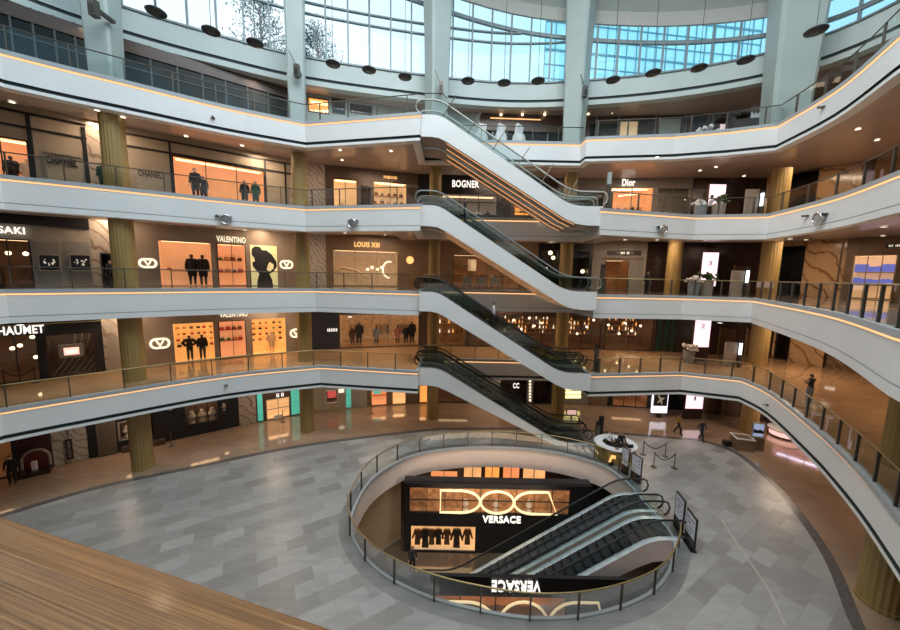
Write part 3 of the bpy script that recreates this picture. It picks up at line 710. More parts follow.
# ------------------------------------------------------------------ figures
BONES = [('torso', 'pelvis', 'belly'), ('torso', 'belly', 'chest'), ('torso', 'chest', 'neck'), ('neck', 'neck', 'chin'), ('head', 'chin', 'head'), ('head', 'head', 'crown')]
for sd in 'LR':
    BONES += [('torso', 'chest', 'sh'+sd), ('arm', 'sh'+sd, 'el'+sd), ('forearm', 'el'+sd, 'wr'+sd), ('hand', 'wr'+sd, 'pa'+sd),
              ('hip', 'pelvis', 'hi'+sd), ('thigh', 'hi'+sd, 'kn'+sd), ('shin', 'kn'+sd, 'an'+sd), ('foot', 'an'+sd, 'to'+sd)]
def pose(kind):
    J = {'pelvis': (0, 0, .95, .125), 'belly': (0, 0, 1.10, .115), 'chest': (0, .01, 1.30, .125), 'neck': (0, .015, 1.47, .055), 'chin': (0, 0, 1.54, .058), 'head': (0, -.015, 1.62, .088), 'crown': (0, 0, 1.69, .065)}
    for sd, s in (('L', -1), ('R', 1)):
        J['sh'+sd] = (.17*s, .015, 1.41, .055); J['el'+sd] = (.23*s, .03, 1.14, .042); J['wr'+sd] = (.25*s, -.03, .90, .027); J['pa'+sd] = (.255*s, -.045, .83, .03)
        J['hi'+sd] = (.09*s, 0, .90, .09); J['kn'+sd] = (.10*s, -.015, .50, .06); J['an'+sd] = (.10*s, .02, .09, .04); J['to'+sd] = (.115*s, -.13, .035, .036)
    def up(**k): J.update(k)
    if kind == 'walk':
        up(knL=(-.09, -.17, .51, .06), anL=(-.09, -.20, .10, .04), toL=(-.10, -.36, .05, .036), knR=(.09, .06, .50, .06), anR=(.09, .28, .16, .04), toR=(.10, .20, .04, .036),
           elL=(-.23, .12, 1.16, .042), wrL=(-.22, .10, .92, .027), paL=(-.22, .08, .85, .03), elR=(.23, -.08, 1.15, .042), wrR=(.20, -.24, .97, .027), paR=(.19, -.29, .91, .03))
    if kind == 'phone':
        up(elL=(-.22, -.03, 1.15, .042), wrL=(-.08, -.24, 1.20, .027), paL=(-.05, -.29, 1.24, .03), elR=(.22, -.03, 1.15, .042), wrR=(.08, -.24, 1.20, .027), paR=(.05, -.29, 1.24, .03), head=(0, -.04, 1.61, .088), crown=(0, -.045, 1.68, .065))
    if kind == 'akimbo':
        up(elL=(-.38, .05, 1.20, .042), wrL=(-.19, -.06, 1.05, .027), paL=(-.14, -.09, 1.02, .03), elR=(.38, .05, 1.20, .042), wrR=(.19, -.06, 1.05, .027), paR=(.14, -.09, 1.02, .03))
    if kind == 'sit':
        for sd, s in (('L', -1), ('R', 1)):
            J['kn'+sd] = (.11*s, -.42, .90, .06); J['an'+sd] = (.11*s, -.40, .52, .04); J['to'+sd] = (.12*s, -.55, .46, .036)
            J['el'+sd] = (.23*s, -.10, 1.14, .042); J['wr'+sd] = (.12*s, -.32, 1.13, .027); J['pa'+sd] = (.10*s, -.39, 1.13, .03)
    return J
BODY = {}
def body(kind):
    if kind in BODY: return BODY[kind]
    J = pose(kind); names = list(J); vs = [Vector(J[n][:3]) for n in names]; rs = [J[n][3] for n in names]
    es = [(names.index(a), names.index(b)) for _, a, b in BONES]
    for sd, s in (('L', -1), ('R', 1)):       # five fingers on each hand
        wr, pa = Vector(J['wr'+sd][:3]), Vector(J['pa'+sd][:3]); d = (pa-wr).normalized(); side = Vector((0, 1, 0)); side = (side-d*side.dot(d)).normalized(); pal = d.cross(side)*s
        ip = names.index('pa'+sd)
        for j, (o, l) in enumerate(((-.028, .075), (-.009, .085), (.010, .08), (.028, .062))):
            a = pa+d*.03+side*o; b = a+d*l*.55; c = b+d*l*.4+pal*(-.018*s)
            k = len(vs); vs += [a, b, c]; rs += [.0095, .009, .007]; es += [(ip, k), (k, k+1), (k+1, k+2)]
        a = pa-d*.015-side*.035; b = a+d*.035-side*.022; k = len(vs); vs += [a, b]; rs += [.012, .009]; es += [(ip, k), (k, k+1)]
    me = bpy.data.meshes.new('body'); me.from_pydata([tuple(v) for v in vs], es, [])
    o = bpy.data.objects.new('body', me); C.objects.link(o)
    md = o.modifiers.new('skin', 'SKIN'); md.use_smooth_shade = True
    for i, sv in enumerate(me.skin_vertices[0].data): sv.radius = (rs[i], rs[i]*(0.72 if names[i:i+1] and names[i] in ('belly', 'chest', 'pelvis') else 1)); sv.use_root = (i == 0)
    sb = o.modifiers.new('sub', 'SUBSURF'); sb.levels = 1; sb.render_levels = 1
    bpy.context.view_layer.update()
    m2 = bpy.data.meshes.new_from_object(o.evaluated_get(bpy.context.evaluated_depsgraph_get()))
    bpy.data.objects.remove(o); bpy.data.meshes.remove(me)
    co = [v.co.copy() for v in m2.vertices]; no = [v.normal.copy() for v in m2.vertices]; fs = [tuple(p.vertices) for p in m2.polygons]
    bpy.data.meshes.remove(m2)
    cls = []
    for f in fs:
        c = sum((co[i] for i in f), Vector())/len(f); best = None
        for nm, a, b in BONES:
            A, B = Vector(J[a][:3]), Vector(J[b][:3]); ab = B-A; t = max(0, min(1, (c-A).dot(ab)/ab.length_squared)); dd = (c-A-ab*t).length-0.7*(J[a][3]*(1-t)+J[b][3]*t)
            if best is None or dd < best[0]: best = (dd, nm, t)
        cls.append((best[1], best[2], c))
    # face features on the head
    F = MB(); h = Vector(J['head'][:3])
    nose = MB(); nose.extr([(h.x-.014, h.y-.078, h.z-.025), (h.x+.014, h.y-.078, h.z-.025), (h.x, h.y-.08, h.z+.02)], (0, -.022, 0))
    BODY[kind] = (co, no, fs, cls, nose, h); return BODY[kind]
TOP = ('torso', 'arm', 'forearm'); VEST = ('torso',); LEGS = ('hip', 'thigh', 'shin'); COAT = ('torso', 'arm', 'forearm', 'hip', 'thigh')
EYEM = pbr('eye_dark', (0.02, 0.015, 0.01), 0.2); LIPM = pbr('lip', (0.40, 0.16, 0.13), 0.5)
def figure(name, label, cat, kind, loc, rz, garments, skin=SKIN, hair=HAIR, group=None, h=1.0):
    co, no, fs, cls, nose, hd = body(kind)
    loc = Vector(loc)+Vector((0, 0, 0.014-min(c.z for c in co)*h)) if kind != 'sit' else Vector(loc); t = thing(name, label, cat, loc, rz, group); t.scale = (h, h, h)
    b = MB(); b.v = list(co); b.f = list(fs); bo = b.build('body', skin, t, ws=False, smooth=True)
    nose.__class__  # the nose is part of the head surface
    k = len(bo.data.vertices)
    def sub(nm, mat, keep, off):
        m = MB(); mp = {}
        for f, c in zip(fs, cls):
            if not keep(c): continue
            for i in f:
                if i not in mp: mp[i] = len(m.v); m.v.append(co[i]+no[i]*off)
            m.f.append(tuple(mp[i] for i in f))
        if m.f: m.build(nm, mat, t, ws=False, smooth=True)
    for nm, mat, parts, off in garments: sub(nm, mat, lambda c: c[0] in parts, off)
    if hair: sub('hair', hair, lambda c: c[0] == 'head' and (c[2].z > hd.z+.035 or (c[2].y > hd.y+.015 and c[2].z > hd.z-.09)), .016)
    if skin is SKIN:
        n = MB(); n.v = list(nose.v); n.f = list(nose.f); n.build('nose', skin, t, ws=False)
        MB().blob((hd.x-.032, hd.y-.080, hd.z+.012), .010).blob((hd.x+.032, hd.y-.080, hd.z+.012), .010).build('eye', EYEM, t, ws=False)
        MB().bx(hd.x-.022, hd.x+.022, hd.y-.086, hd.y-.07, hd.z-.048, hd.z-.040).build('mouth', LIPM, t, ws=False)
        for sgn in (-1, 1): MB().blob((hd.x+sgn*.090, hd.y+.005, hd.z), .020, 1.5).build('ear', skin, t, ws=False)
    return t
def outfit(top, legs, shoes=CBLACK, coat=None):
    g = [('shirt', top, TOP, .012), ('trousers', legs, LEGS, .014), ('shoe', shoes, ('foot',), .010)]
    if coat: g.append(('coat', coat, COAT, .035))
    return g
MANB = pbr('black_mannequin', (0.02, 0.018, 0.018), 0.35); MANW = pbr('pale_mannequin', (0.75, 0.62, 0.48), 0.4)
# ------------------------------------------------------------------ shop fronts, fourth floor
z4, t4 = 16.56, 20.98
s = Shop('beige boutique front with the upper CHANEL lettering at the far left of the fourth floor', -30, 88, 150, z4, t4)
s.wall(BEIGE, [(-28, 136, 30, 182)])
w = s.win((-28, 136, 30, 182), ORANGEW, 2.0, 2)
for u, gm, sk, lb in ((5, CBLACK, MANB, 'black dressed mannequin in the leftmost orange window of the fourth floor'), (22, CWHITE, MANW, 'white dressed mannequin in the leftmost orange window of the fourth floor')):
    figure('mannequin', lb, 'mannequin', 'stand', s.W3(s.px(u, 165)[0], 1.0, 0.05), s.a, [('dress', gm, COAT, .06)], sk, HAIR if gm is CBLACK else None, h=1.05)
for r in ((29, 115, 33.5, 182), (84, 128, 88, 186)): s.box('frame_bar', BLACK, r, -0.08, 0.02)
for (a, b) in ((112, 3.0), (0, 0)):
    pass
H = s.zt-s.zf
s.box('frame_bar', BLACK, (0, s.W, H-0.42, H-0.30), -0.08, 0.02, raw=True); s.box('frame_bar', BLACK, (0, s.W, H-1.18, H-1.08), -0.08, 0.02, raw=True)
x0, x1, zz0, zz1 = s.rect((45, 155, 84, 186)); fz = zz1
s.box('portal_frame', GREYSHOP, (x0-0.02, x0+0.12, 0, fz), -0.09, 0.02, raw=True)
s.box('portal_frame', GREYSHOP, (x0, s.W-0.3, fz-0.03, fz), -0.09, 0.02, raw=True)
s.text('CHANEL', (46, 158.0, 77.5, 165.0), BLACKTXT, 0.03)
chl = s
s = Shop('veined grey marble pier beside the fluted column on the fourth floor left', 88, 122, 150, z4, t4, 'marble_pier', 'wall pier'); s.wall(MARB)
s = Shop('beige boutique front with smaller CHANEL lettering and three orange windows on the fourth floor', 122, 291, 170, z4, t4)
s.wall(BEIGE, [(174, 163, 265, 215)])
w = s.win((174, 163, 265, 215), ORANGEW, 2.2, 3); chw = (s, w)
for u, lb in ((230, 'left'), (240, 'middle'), (250, 'right')): o = dup(JEW, s.W3(s.px(u, 192)[0], 0.7, 0.05), s.a, 'pale display form in the wide orange window, the %s of three' % lb, 'display forms in the wide orange window', 2.3)
H = s.zt-s.zf
for q in (0.42, 1.15): s.box('frame_bar', BLACK, (0, s.W, H-q, H-q+0.1), -0.08, 0.02, raw=True)
for u in (122.5, 171.5, 265, 285): a = s.px(u, 175)[0]; s.box('frame_bar', BLACK, (a-0.05, a+0.07, 0, H-0.35), -0.08, 0.02, raw=True)
a, b, c, d = s.rect((137, 171, 163.5, 200)); s.box('door_panel', pbr('beige_door', (0.42, 0.37, 0.29), 0.4), (a, b, 0, d-0.1), -0.05, 0.0, raw=True)
s.text('CHANEL', (138, 171.6, 162, 177.4), BLACKTXT, 0.03)
s = Shop('pale veined marble pier between the beige and dark brown boutiques on the fourth floor', 291, 325, 180, z4, t4, 'marble_pier', 'wall pier'); s.wall(MARBG)
s = Shop('dark brown boutique front with two cream windows and a tiny orange sign', 325, 418, 185, z4, t4)
s.wall(pbr('brown_cladding', (0.11, 0.075, 0.055), 0.45), [(333, 179, 357.5, 210), (361, 186, 371, 210), (373, 182, 407, 210)])
w1 = s.win((333, 179, 357.5, 210), CREAMW, 1.6, 2, light=WARMP); w2 = s.win((361, 186, 371, 210), DARKW, 1.6, 1, light=None, name='door_opening'); w3 = s.win((373, 182, 407, 210), CREAMW, 1.8, 2, shelves=2)
grid_items(s, w3, BAGS, 5, 2, 'bags in the brown boutique window', 'small handbag in the dark brown boutique window')
s.text('IHJIOO', (383.7, 176.2, 397, 179.6), SIGNO, 0.04)
p = s.W3(sum(w1[:2])/2-0.3, 0.7, 0.05); figure('mannequin', 'rose dressed mannequin in the narrow cream window of the dark brown boutique', 'mannequin', 'stand', p, s.a, [('dress', CPINK, COAT, .05)], MANW, None, h=0.95)
s = Shop('black shop front with glowing BOGNER lettering behind the uppermost escalators', 418, 512, 190, z4, t4)
s.wall(BLACK, [(441, 194, 497, 215)])
w = s.win((441, 194, 497, 215), pbr('grey_interior', (0.35, 0.32, 0.28), 0.5, emit=(1, 0.8, 0.6), es=0.06), 3.0, 3, light=WARMP2)  # grey walls glow faintly in place of the shop lighting
s.text('BOGNER', (452.3, 180.5, 479, 187.6), SIGNW, 0.035)
for u, sk, gm, lb in ((451, MANB, CBLACK, 'dark dressed mannequin at the left of the BOGNER window'), (466, MANW, CGREY, 'grey coated mannequin in the middle of the BOGNER window'), (480, MANW, CWHITE, 'white jacketed mannequin right of centre in the BOGNER window'), (490, MANB, CBROWN, 'brown coated mannequin at the right of the BOGNER window')):
    figure('mannequin', lb, 'mannequin', 'stand', s.W3(s.px(u, 205)[0], 1.2, 0.03), s.a, [('jacket', gm, TOP, .04), ('trousers', CBLACK, LEGS, .02)], sk, None)
s = Shop('small lit shop with warm shelves glimpsed under the uppermost escalator', 512, 558, 195, z4, t4)
s.wall(DKBROWN, [(514, 199, 536, 216), (540, 197, 556, 216)])
w = s.win((514, 199, 536, 216), GOLDW, 1.8, 2, shelves=2); grid_items(s, w, BOXES, 5, 2, 'boxes in the lit shop under the top escalator', 'small box in the shop under the top escalator')
s.win((540, 197, 556, 216), AMBERW, 1.8, 1)
s = Shop('grey metal and glass shop front with white Dior lettering on the fourth floor', 558, 692, 192, z4, t4)
s.wall(GREYSHOP, [(610, 187, 653, 215), (657, 188, 688, 215), (563, 190, 604, 215)])
w = s.win((610, 187, 653, 215), ORANGEW, 2.2, 2, frame=GREYSHOP, shelves=1); grid_items(s, w, BAGS, 6, 1, 'handbags behind the Dior window', 'tiny handbag on the shelf behind the Dior window', zf=(0.3, 0.3))
s.win((657, 188, 688, 215), pbr('grey_blind', (0.28, 0.26, 0.23), 0.5), 0.5, 2, frame=GREYSHOP, light=None, transom=0.75, name='blind_panel'); s.win((563, 190, 604, 215), pbr('grey_blind', (0.28, 0.26, 0.23), 0.5), 0.5, 3, frame=GREYSHOP, light=None, transom=0.7, name='blind_panel')
s.text('Dior', (622, 179.0, 635, 186.2), SIGNW, 0.02)
def lobby(label, u0, u1, v, zf, zt):
    s = Shop(label, u0, u1, v, zf, zt, 'lift_lobby_wall', 'wall'); s.wall(ESPRESSO)
    H = zt-zf
    for i in range(3):
        x = s.W*(0.18+0.28*i); s.box('lift_door', pbr('dark_bronze_door', (0.08, 0.05, 0.035), 0.3, metal=0.4), (x, x+1.2, 0, 2.4), -0.03, 0.0, raw=True)
        s.box('door_frame', MIDBROWN, (x-0.1, x, 0, 2.5), -0.05, 0.0, raw=True)
    return s
lobby('dark brown lift lobby wall behind the pink screen on the fourth floor', 692, 768, 195, z4, t4)
s = Shop('amber veined marble wall right of the big column on the fourth floor', 768, 866, 175, z4, t4, 'marble_wall', 'wall'); s.wall(MARBW, [(788, 172, 817, 210)])
s.win((788, 172, 817, 210), ESPRESSO, 2.0, 1, light=None, gl=False, name='dark_recess')
s = Shop('dark shop front at the far right edge of the fourth floor', 866, 960, 165, z4, t4); s.wall(DKBROWN, [(872, 150, 940, 205)]); s.win((872, 150, 940, 205), AMBERW, 2.2, 3, light=WARMP2)

# ------------------------------------------------------------------ third floor
z3, t3 = 11.06, 15.48
s = Shop('black jeweller front with white lettering ending in SAKI on the third floor', -60, 92, 255, z3, t3)
s.wall(GREYSTONE, [(-40, 238, 33, 296)])
H = s.zt-s.zf
s.box('black_fascia', BLACK, (0, s.W, H-0.95, H-0.15), -0.15, 0.0, raw=True)
w = s.win((-40, 238, 33, 296), DARKW, 3.0, 3, light=WARMP, floor=GREYSTONE)
s.text('TASAKI', (-20.0, 226.2, 25.5, 233.4), SIGNW, 0.03, y=-0.16)
x0, x1, a, b = s.rect((16, 268, 33, 292)); s.box('counter', ROSEW, (x0, x1, 0, 1.0), 0.5, 1.2, raw=True); s.box('counter', MIDBROWN, (x0-4, x0-0.6, 0, 1.1), 0.5, 1.2, raw=True)
for u in (4, 22): p = s.px(u, 262); dup(BULB, s.W3(p[0], 1.0, 1.9), None, 'small lamp over the counter of the third floor jeweller', 'lamps over the jeweller counter')
for i, (r, lb) in enumerate((((40.5, 255.5, 60, 270), 'left'), ((71.5, 255.5, 90.5, 270), 'right'))):
    a, b, c, d = s.rect((38 if i == 0 else 66, 242, 61 if i == 0 else 92, 292))
    s.box('recess_panel', GREYSHOP, (a, b, 0.15, d), -0.05, 0.0, raw=True)
    v = thing('wall_vitrine', 'small black wall vitrine with pale jewels, the %s one of the pair beside the jeweller' % lb, 'vitrine', s.W3(s.rect(r)[0], -0.06, s.rect(r)[2]), s.a)
    a, b, c, d = s.rect(r); w_, h_ = b-a, d-c
    MB().bx(0, w_, -0.12, -0.02, 0, h_).build('box', BLACK, v, ws=False)
    f = MB().bx(-0.06, w_+0.06, -0.16, -0.02, h_, h_+0.07).bx(-0.06, w_+0.06, -0.16, -0.02, -0.07, 0).bx(-0.06, 0, -0.16, -0.02, 0, h_).bx(w_, w_+0.06, -0.16, -0.02, 0, h_).build('frame', GREYSTONE, v, ws=False)
    m = MB()
    for q in range(14): m.blob((w_*random.uniform(.2, .8), -0.15, h_*random.uniform(.3, .72)), random.uniform(.025, .06))
    m.build('jewel_display', pbr('pale_jewels', (0.6, 0.57, 0.52), 0.4, emit=(1, .95, .85), es=0.25), v, ws=False)
s = Shop('beige veined marble pier with a dark doorway beside the jeweller on the third floor', 92, 132, 262, z3, t3, 'marble_pier', 'wall pier'); s.wall(MARB, [(102, 253, 113, 296)]); s.win((102, 253, 113, 296), GREYSHOP, 1.5, 1, light=None, gl=False, name='doorway')
def valentino(label, u0, u1, v, zf, zt, w1, door, w2, l1, l2, tx, upper):
    s = Shop(label, u0, u1, v, zf, zt)
    s.wall(TAUPE, [w1, door, w2])
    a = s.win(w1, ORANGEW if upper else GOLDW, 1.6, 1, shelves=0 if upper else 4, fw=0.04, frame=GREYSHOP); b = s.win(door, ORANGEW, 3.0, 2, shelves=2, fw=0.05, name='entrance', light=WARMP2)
    c = None if upper else s.win(w2, GOLDW, 1.6, 1, shelves=4, fw=0.04, frame=GREYSHOP)
    s.logo(l1); s.logo(l2); s.text('VALENTINO', tx, SIGNWARM, 0.03)
    return s, a, b, c
VL = 'taupe boutique front with VALENTINO lettering, %s'
s, a, b, c = valentino(VL % 'oval logos and a yellow poster on the third floor', 132, 299, 262, z3, t3, (159.5, 241.5, 212.5, 296), (218, 244, 246.5, 296), (251, 245.5, 277.5, 296), (139.5, 259.2, 156.3, 267.2), (280.3, 261.0, 292.3, 268.2), (216.5, 236.6, 245.5, 242.4), True)
for u, lb in ((192, 'left'), (203, 'right')):
    figure('mannequin', 'black coated mannequin in the upper orange window, the %s of the two' % lb, 'mannequin', 'stand', s.W3(s.px(u, 270)[0], 0.6, 0.03), s.a, [('coat', CBLACK, COAT, .05), ('trousers', CBLACK, LEGS, .02)], MANB, HAIR, h=1.3)
grid_items(s, b, BAGS, 4, 2, 'bags inside the upper taupe boutique entrance', 'handbag inside the upper taupe boutique entrance')
MB().bx(a[0]+0.5, a[1]-0.1, 1.2, 1.5, 1.0, 1.06).build('shelf', SHELFM, s.t, ws=False)
grid_items(s, a, BAGS, 3, 1, 'bags in the upper orange window', 'handbag on the ledge of the upper orange window', zs=[1.07], ydep=0.25)
x0, x1, zz0, zz1 = s.rect((251, 245.5, 277.5, 296))
po = thing('poster', 'large pale yellow poster of a black silhouetted bending figure on the third floor', 'poster', s.W3(x0, 0, 0), s.a)
MB().bx(0, x1-x0, -0.02, -0.005, 0.03, zz1).build('sheet', pbr('pale_yellow_print', (0.75, 0.70, 0.36), 0.5, emit=(1, 0.92, 0.5), es=0.22), po, ws=False)
Wp, Hp = x1-x0, zz1
sil = [(.20, .0), (.22, .12), (.30, .30), (.20, .38), (.08, .48), (.06, .58), (.16, .62), (.13, .70), (.05, .78), (.06, .92), (.18, .99), (.36, .98), (.44, .90), (.60, .90), (.80, .80), (.97, .62), (.98, .50), (.84, .36), (.68, .30), (.78, .14), (.80, 0)]
MB().extr([(x*Wp, -0.03, 0.03+z*Hp*0.97) for x, z in sil], (0, -0.01, 0)).build('silhouette_print', CBLACK, po, ws=False)
MB().extr([(x*Wp, -0.045, z*Hp) for x, z in ((.70, .36), (.84, .44), (.86, .54), (.70, .60), (.62, .50), (.58, .40))], (0, -0.005, 0)).build('arm_gap_print', MATS['pale_yellow_print'], po, ws=False)
s = Shop('pale veined marble pier right of the yellow poster on the third floor', 299, 326, 262, z3, t3, 'marble_pier', 'wall pier'); s.wall(MARBG)
s = Shop('brown shop front with rounded window and amber LOUIS XIII lettering', 326, 420, 265, z3, t3)
s.wall(pbr('bronze_brown_cladding', (0.20, 0.13, 0.075), 0.4), [(333, 250.5, 398, 296)])
w = s.win((333, 250.5, 398, 296), pbr('beige_interior', (0.55, 0.42, 0.30), 0.5, emit=(1, 0.7, 0.4), es=0.10), 2.4, 3, frame=BRASSRAIL)  # beige walls carry the window light as self-glow
s.text('LOUIS XIII', (354.4, 242.2, 379.5, 247.2), SIGNO, 0.03)
a, b, c, d = s.rect((406.3, 256.5, 413.7, 263.7)); lo = MB().lathe([((b-a)/2, 0), ((b-a)/2, 0.08)], 24).build('round_logo', SIGNO, s.t, ws=False)
lo.data.transform(Matrix.Translation(((a+b)/2, 0.0, (c+d)/2)) @ Matrix.Rotation(PI/2, 4, 'X'))
m = MB(); x0, x1, zz0, zz1, D, _ = w
m.tube([(x0+(x1-x0)*q/20, 1.6, 0.7+0.9*math.exp(-((q-4)/4.5)**2)+0.1*math.sin(q)) for q in range(12)], 0.16, 6); m.build('sculpted_wave', pbr('pale_relief', (0.62, 0.52, 0.40), 0.5), s.t, ws=False)
m = MB().tube([(x1-0.35+0.6*math.cos(a_)-0.3, 1.4, 1.5+0.75*math.sin(a_)) for a_ in [PI*0.4+PI*1.1*q/12 for q in range(13)]], 0.09, 6); m.build('glowing_arch', SIGNWARM, s.t, ws=False)
for u in (368, 372.5, 378, 382.5): dup(BULB, s.W3(s.px(u, 268)[0], 1.0, s.px(u, 267 if u % 2 else 269)[1]), None, 'round white pendant globe in the rounded window on the third floor', 'pendant globes in the rounded window')
s = Shop('brown shop front with a rosewood window seen between the middle escalators', 420, 538, 265, z3, t3)
s.wall(MIDBROWN, [(453, 255, 520, 290)]); w = s.win((453, 255, 520, 290), AMBERW, 3.0, 4, frame=DKBROWN, light=WARMP2, shelves=2)
s.box('poster_panel', CREAMW, (469, 259, 477, 271), 0.6, 0.64)
grid_items(s, w, BOXES+BAGS, 7, 2, 'goods in the rosewood window', 'small ware on a shelf in the rosewood window')
for i, u in enumerate((468, 484, 497)):
    a = s.px(u, 282)[0]; q = thing('lounge_chair', ['grey lounge chair at the left of the rosewood window', 'grey lounge chair in the middle of the rosewood window', 'grey lounge chair at the right of the rosewood window'][i], 'chair', s.W3(a, 0.9, 0.03), s.a)
    MB().bx(-.4, .4, -.35, .35, .2, .45).build('seat', CGREY, q, ws=False); MB().bx(-.4, .4, .25, .38, .45, .95).build('backrest', CGREY, q, ws=False)
    for sx in (-.35, .35):
        for sy in (-.3, .3): MB().bx(sx-.03, sx+.03, sy-.03, sy+.03, 0, .2).build('leg', BLACK, q, ws=False)
s = Shop('black lamp shop with hanging lamps right of the escalators on the third floor', 538, 592, 265, z3, t3)
s.wall(BLACK, [(541, 250, 589, 290)]); w = s.win((541, 250, 589, 290), pbr('near_black_interior', (0.03, 0.025, 0.02), 0.5), 2.5, 3, light=None)
for u, v, q in ((553, 252, 1.6), (556, 257, 1.4), (574, 264, 1.2), (586, 271, 1.5), (549, 268, 0.8)): dup(BULB, s.W3(s.px(u, v)[0], 0.8, s.px(u, v)[1]), None, 'glowing pendant lamp in the black lamp shop on the third floor', 'lamps in the black lamp shop', q)
s = Shop('stone portal with a dark name strip and glass doors on the third floor', 592, 646, 268, z3, t3)
s.wall(GREYSTONE, [(604, 260, 628, 296)]); w = s.win((604, 260, 628, 296), AMBERW, 3.0, 2, frame=MIDBROWN, light=WARMP, name='doorway'); s.box('name_strip', ESPRESSO, (607, 250.5, 641, 255.2), -0.08, 0.0)
s.text('· SALON ·'.replace('SALON', 'III II'), (617, 252.0, 632, 254.2), SIGNWARM, 0.01, y=-0.085)
a, b, c, d = s.rect((629, 260, 642, 296)); s.box('side_panel', GREYSHOP, (a, b, 0, d), -0.04, 0.0, raw=True); s.box('lintel', MIDBROWN, (s.rect((602, 258, 643, 259.5))), -0.06, 0.0, raw=True)
lobby('dark brown lift lobby wall behind the pink totem on the third floor', 646, 768, 265, z3, t3)
s = Shop('amber veined marble wall right of the column on the third floor', 768, 845, 262, z3, t3, 'marble_wall', 'wall'); s.wall(MARBW, [(780, 246, 803, 294)]); s.win((780, 246, 803, 294), BLACK, 2.0, 1, light=None, gl=False, name='dark_recess')
s.box('joint_strip', DKBROWN, (838, 242, 840, 300), -0.03, 0.02)
s = Shop('brown front with a bright window of blue wares at the right of the third floor', 845, 980, 265, z3, t3)
s.wall(MIDBROWN, [(851, 255, 895, 300)]); w = s.win((851, 255, 895, 300), CREAMW, 2.2, 3, frame=BRASSRAIL, shelves=2, light=WARMP)
s.box('name_strip', BLACK, (886, 243.5, 930, 247.5), -0.12, 0.0); s.text('III IIIIII III', (889, 244.6, 912, 246.6), SIGNWARM, 0.01, y=-0.13)
BLUEP = proto('blue_box', MB().bx(-0.22, 0.22, -0.1, 0.1, 0, 0.42), pbr('blue_ware', (0.06, 0.10, 0.50), 0.4, emit=(0.25, 0.3, 1.0), es=0.35), 'box', [('lid', MB().bx(-0.23, 0.23, -0.11, 0.11, 0.42, 0.46), pbr('blue_ware', (0, 0, 0)))])
grid_items(s, w, [BLUEP], 7, 2, 'blue boxes in the bright window', 'blue box in the bright third floor window', zf=(0.30, 0.62), ydep=0.6)
# ------------------------------------------------------------------ shop fronts, second floor
z2, t2 = 5.56, 9.98
s = Shop('black jeweller front with white CHAUMET lettering and a crystal-ribbed window on the second floor', -75, 104, 352, z2, t2)
H = s.zt-s.zf
s.wall(BLACK, [(-60, 336, 40, 384), (46, 333, 96, 373)])
w = s.win((-60, 336, 40, 384), DARKW, 3.2, 4, light=WARMP2, frame=BLACK)
w2 = s.win((46, 333, 96, 373), MIDBROWN, 1.4, 1, light=WARMP2, frame=ESPRESSO)
s.box('fascia', BLACKG, (0, s.W, H-1.05, H-0.25), -0.15, 0.0, raw=True); s.box('bronze_line', BRASSRAIL, (0, s.W, H-1.12, H-1.05), -0.18, 0.0, raw=True)
s.text('CHAUMET', (-11, 325.6, 45, 334.2), SIGNW, 0.035, y=-0.16)
x0, x1, a, b, D, _ = w2
for q in range(7):
    xs = x0+0.1+(x1-x0)*q/7
    m = MB().tube([(xs+1.1*math.sin(k/9*1.5), 0.55, 0.05+(b-0.2)*k/9) for k in range(10)], 0.035, 5); m.build('crystal_rib', pbr('crystal_rib', (0.55, 0.50, 0.42), 0.15, metal=0.3), s.t, ws=False)
v = thing('lit_vitrine', 'glowing rose vitrine box hung in the crystal-ribbed window', 'vitrine', s.W3(s.rect((58, 345, 84, 358))[0], 0.24, s.rect((58, 345, 84, 358))[2]), s.a)
a, b, c, d = s.rect((58, 345, 84, 358)); w_, h_ = b-a, d-c
MB().bx(0, w_, -0.1, 0.2, 0, h_).build('box', GREYSTONE, v, ws=False); MB().bx(w_*.2, w_*.8, -0.12, -0.1, h_*.22, h_*.78).build('lit_opening', pbr('rose_glow', (0.8, 0.5, 0.45), 0.5, emit=(1, 0.55, 0.45), es=1.2), v, ws=False)
m = MB()
for q in range(4): m.blob((w_*(.35+.1*q), -0.15, h_*.45), .07)
m.build('jewel_display', SIGNW, v, ws=False)
for u, v_, lb in ((6, 352, 'brass table lamp glowing at the far left inside the CHAUMET front'), (14, 349, 'brass lamp glowing in the middle of the CHAUMET interior'), (31, 361, 'low glowing lamp nearest the crystal window inside the CHAUMET front'), (27, 340, 'small ceiling lamp over the CHAUMET interior')):
    p = s.px(u, v_); dup(BULB, s.W3(p[0], 1.3, max(0.5, p[1])), None, lb, None, 0.9)
a, b = s.px(6, 375)[0], s.px(36, 370)[0]
for xx, lb in ((a, 'left'), (b, 'right')):
    q = thing('rope_post', '%s brass rope post in the entrance of the CHAUMET front' % lb, 'post', s.W3(xx, -0.5, 0)); MB().lathe([(0.14, 0), (0.14, 0.03), (0.03, 0.05), (0.03, 0.9), (0.05, 0.95)], 10).build('pole', BLACK, q, ws=False)
tag(MB().tube([s.W3(a+(b-a)*i/8, -0.5, 0.85-0.35*math.sin(PI*i/8)) for i in range(9)], 0.03, 6).build('barrier_rope', CBLACK), 'dark rope sagging across the entrance of the CHAUMET front', 'rope')
s = Shop('beige veined marble pier left of the second column on the second floor', 104, 140, 350, z2, t2, 'marble_pier', 'wall pier'); s.wall(MARB)
a, b, c, d = s.rect((108, 336, 121, 372)); s.box('door_leaf', GREYSTONE, (a, b, 0, d), -0.03, 0.0, raw=True)
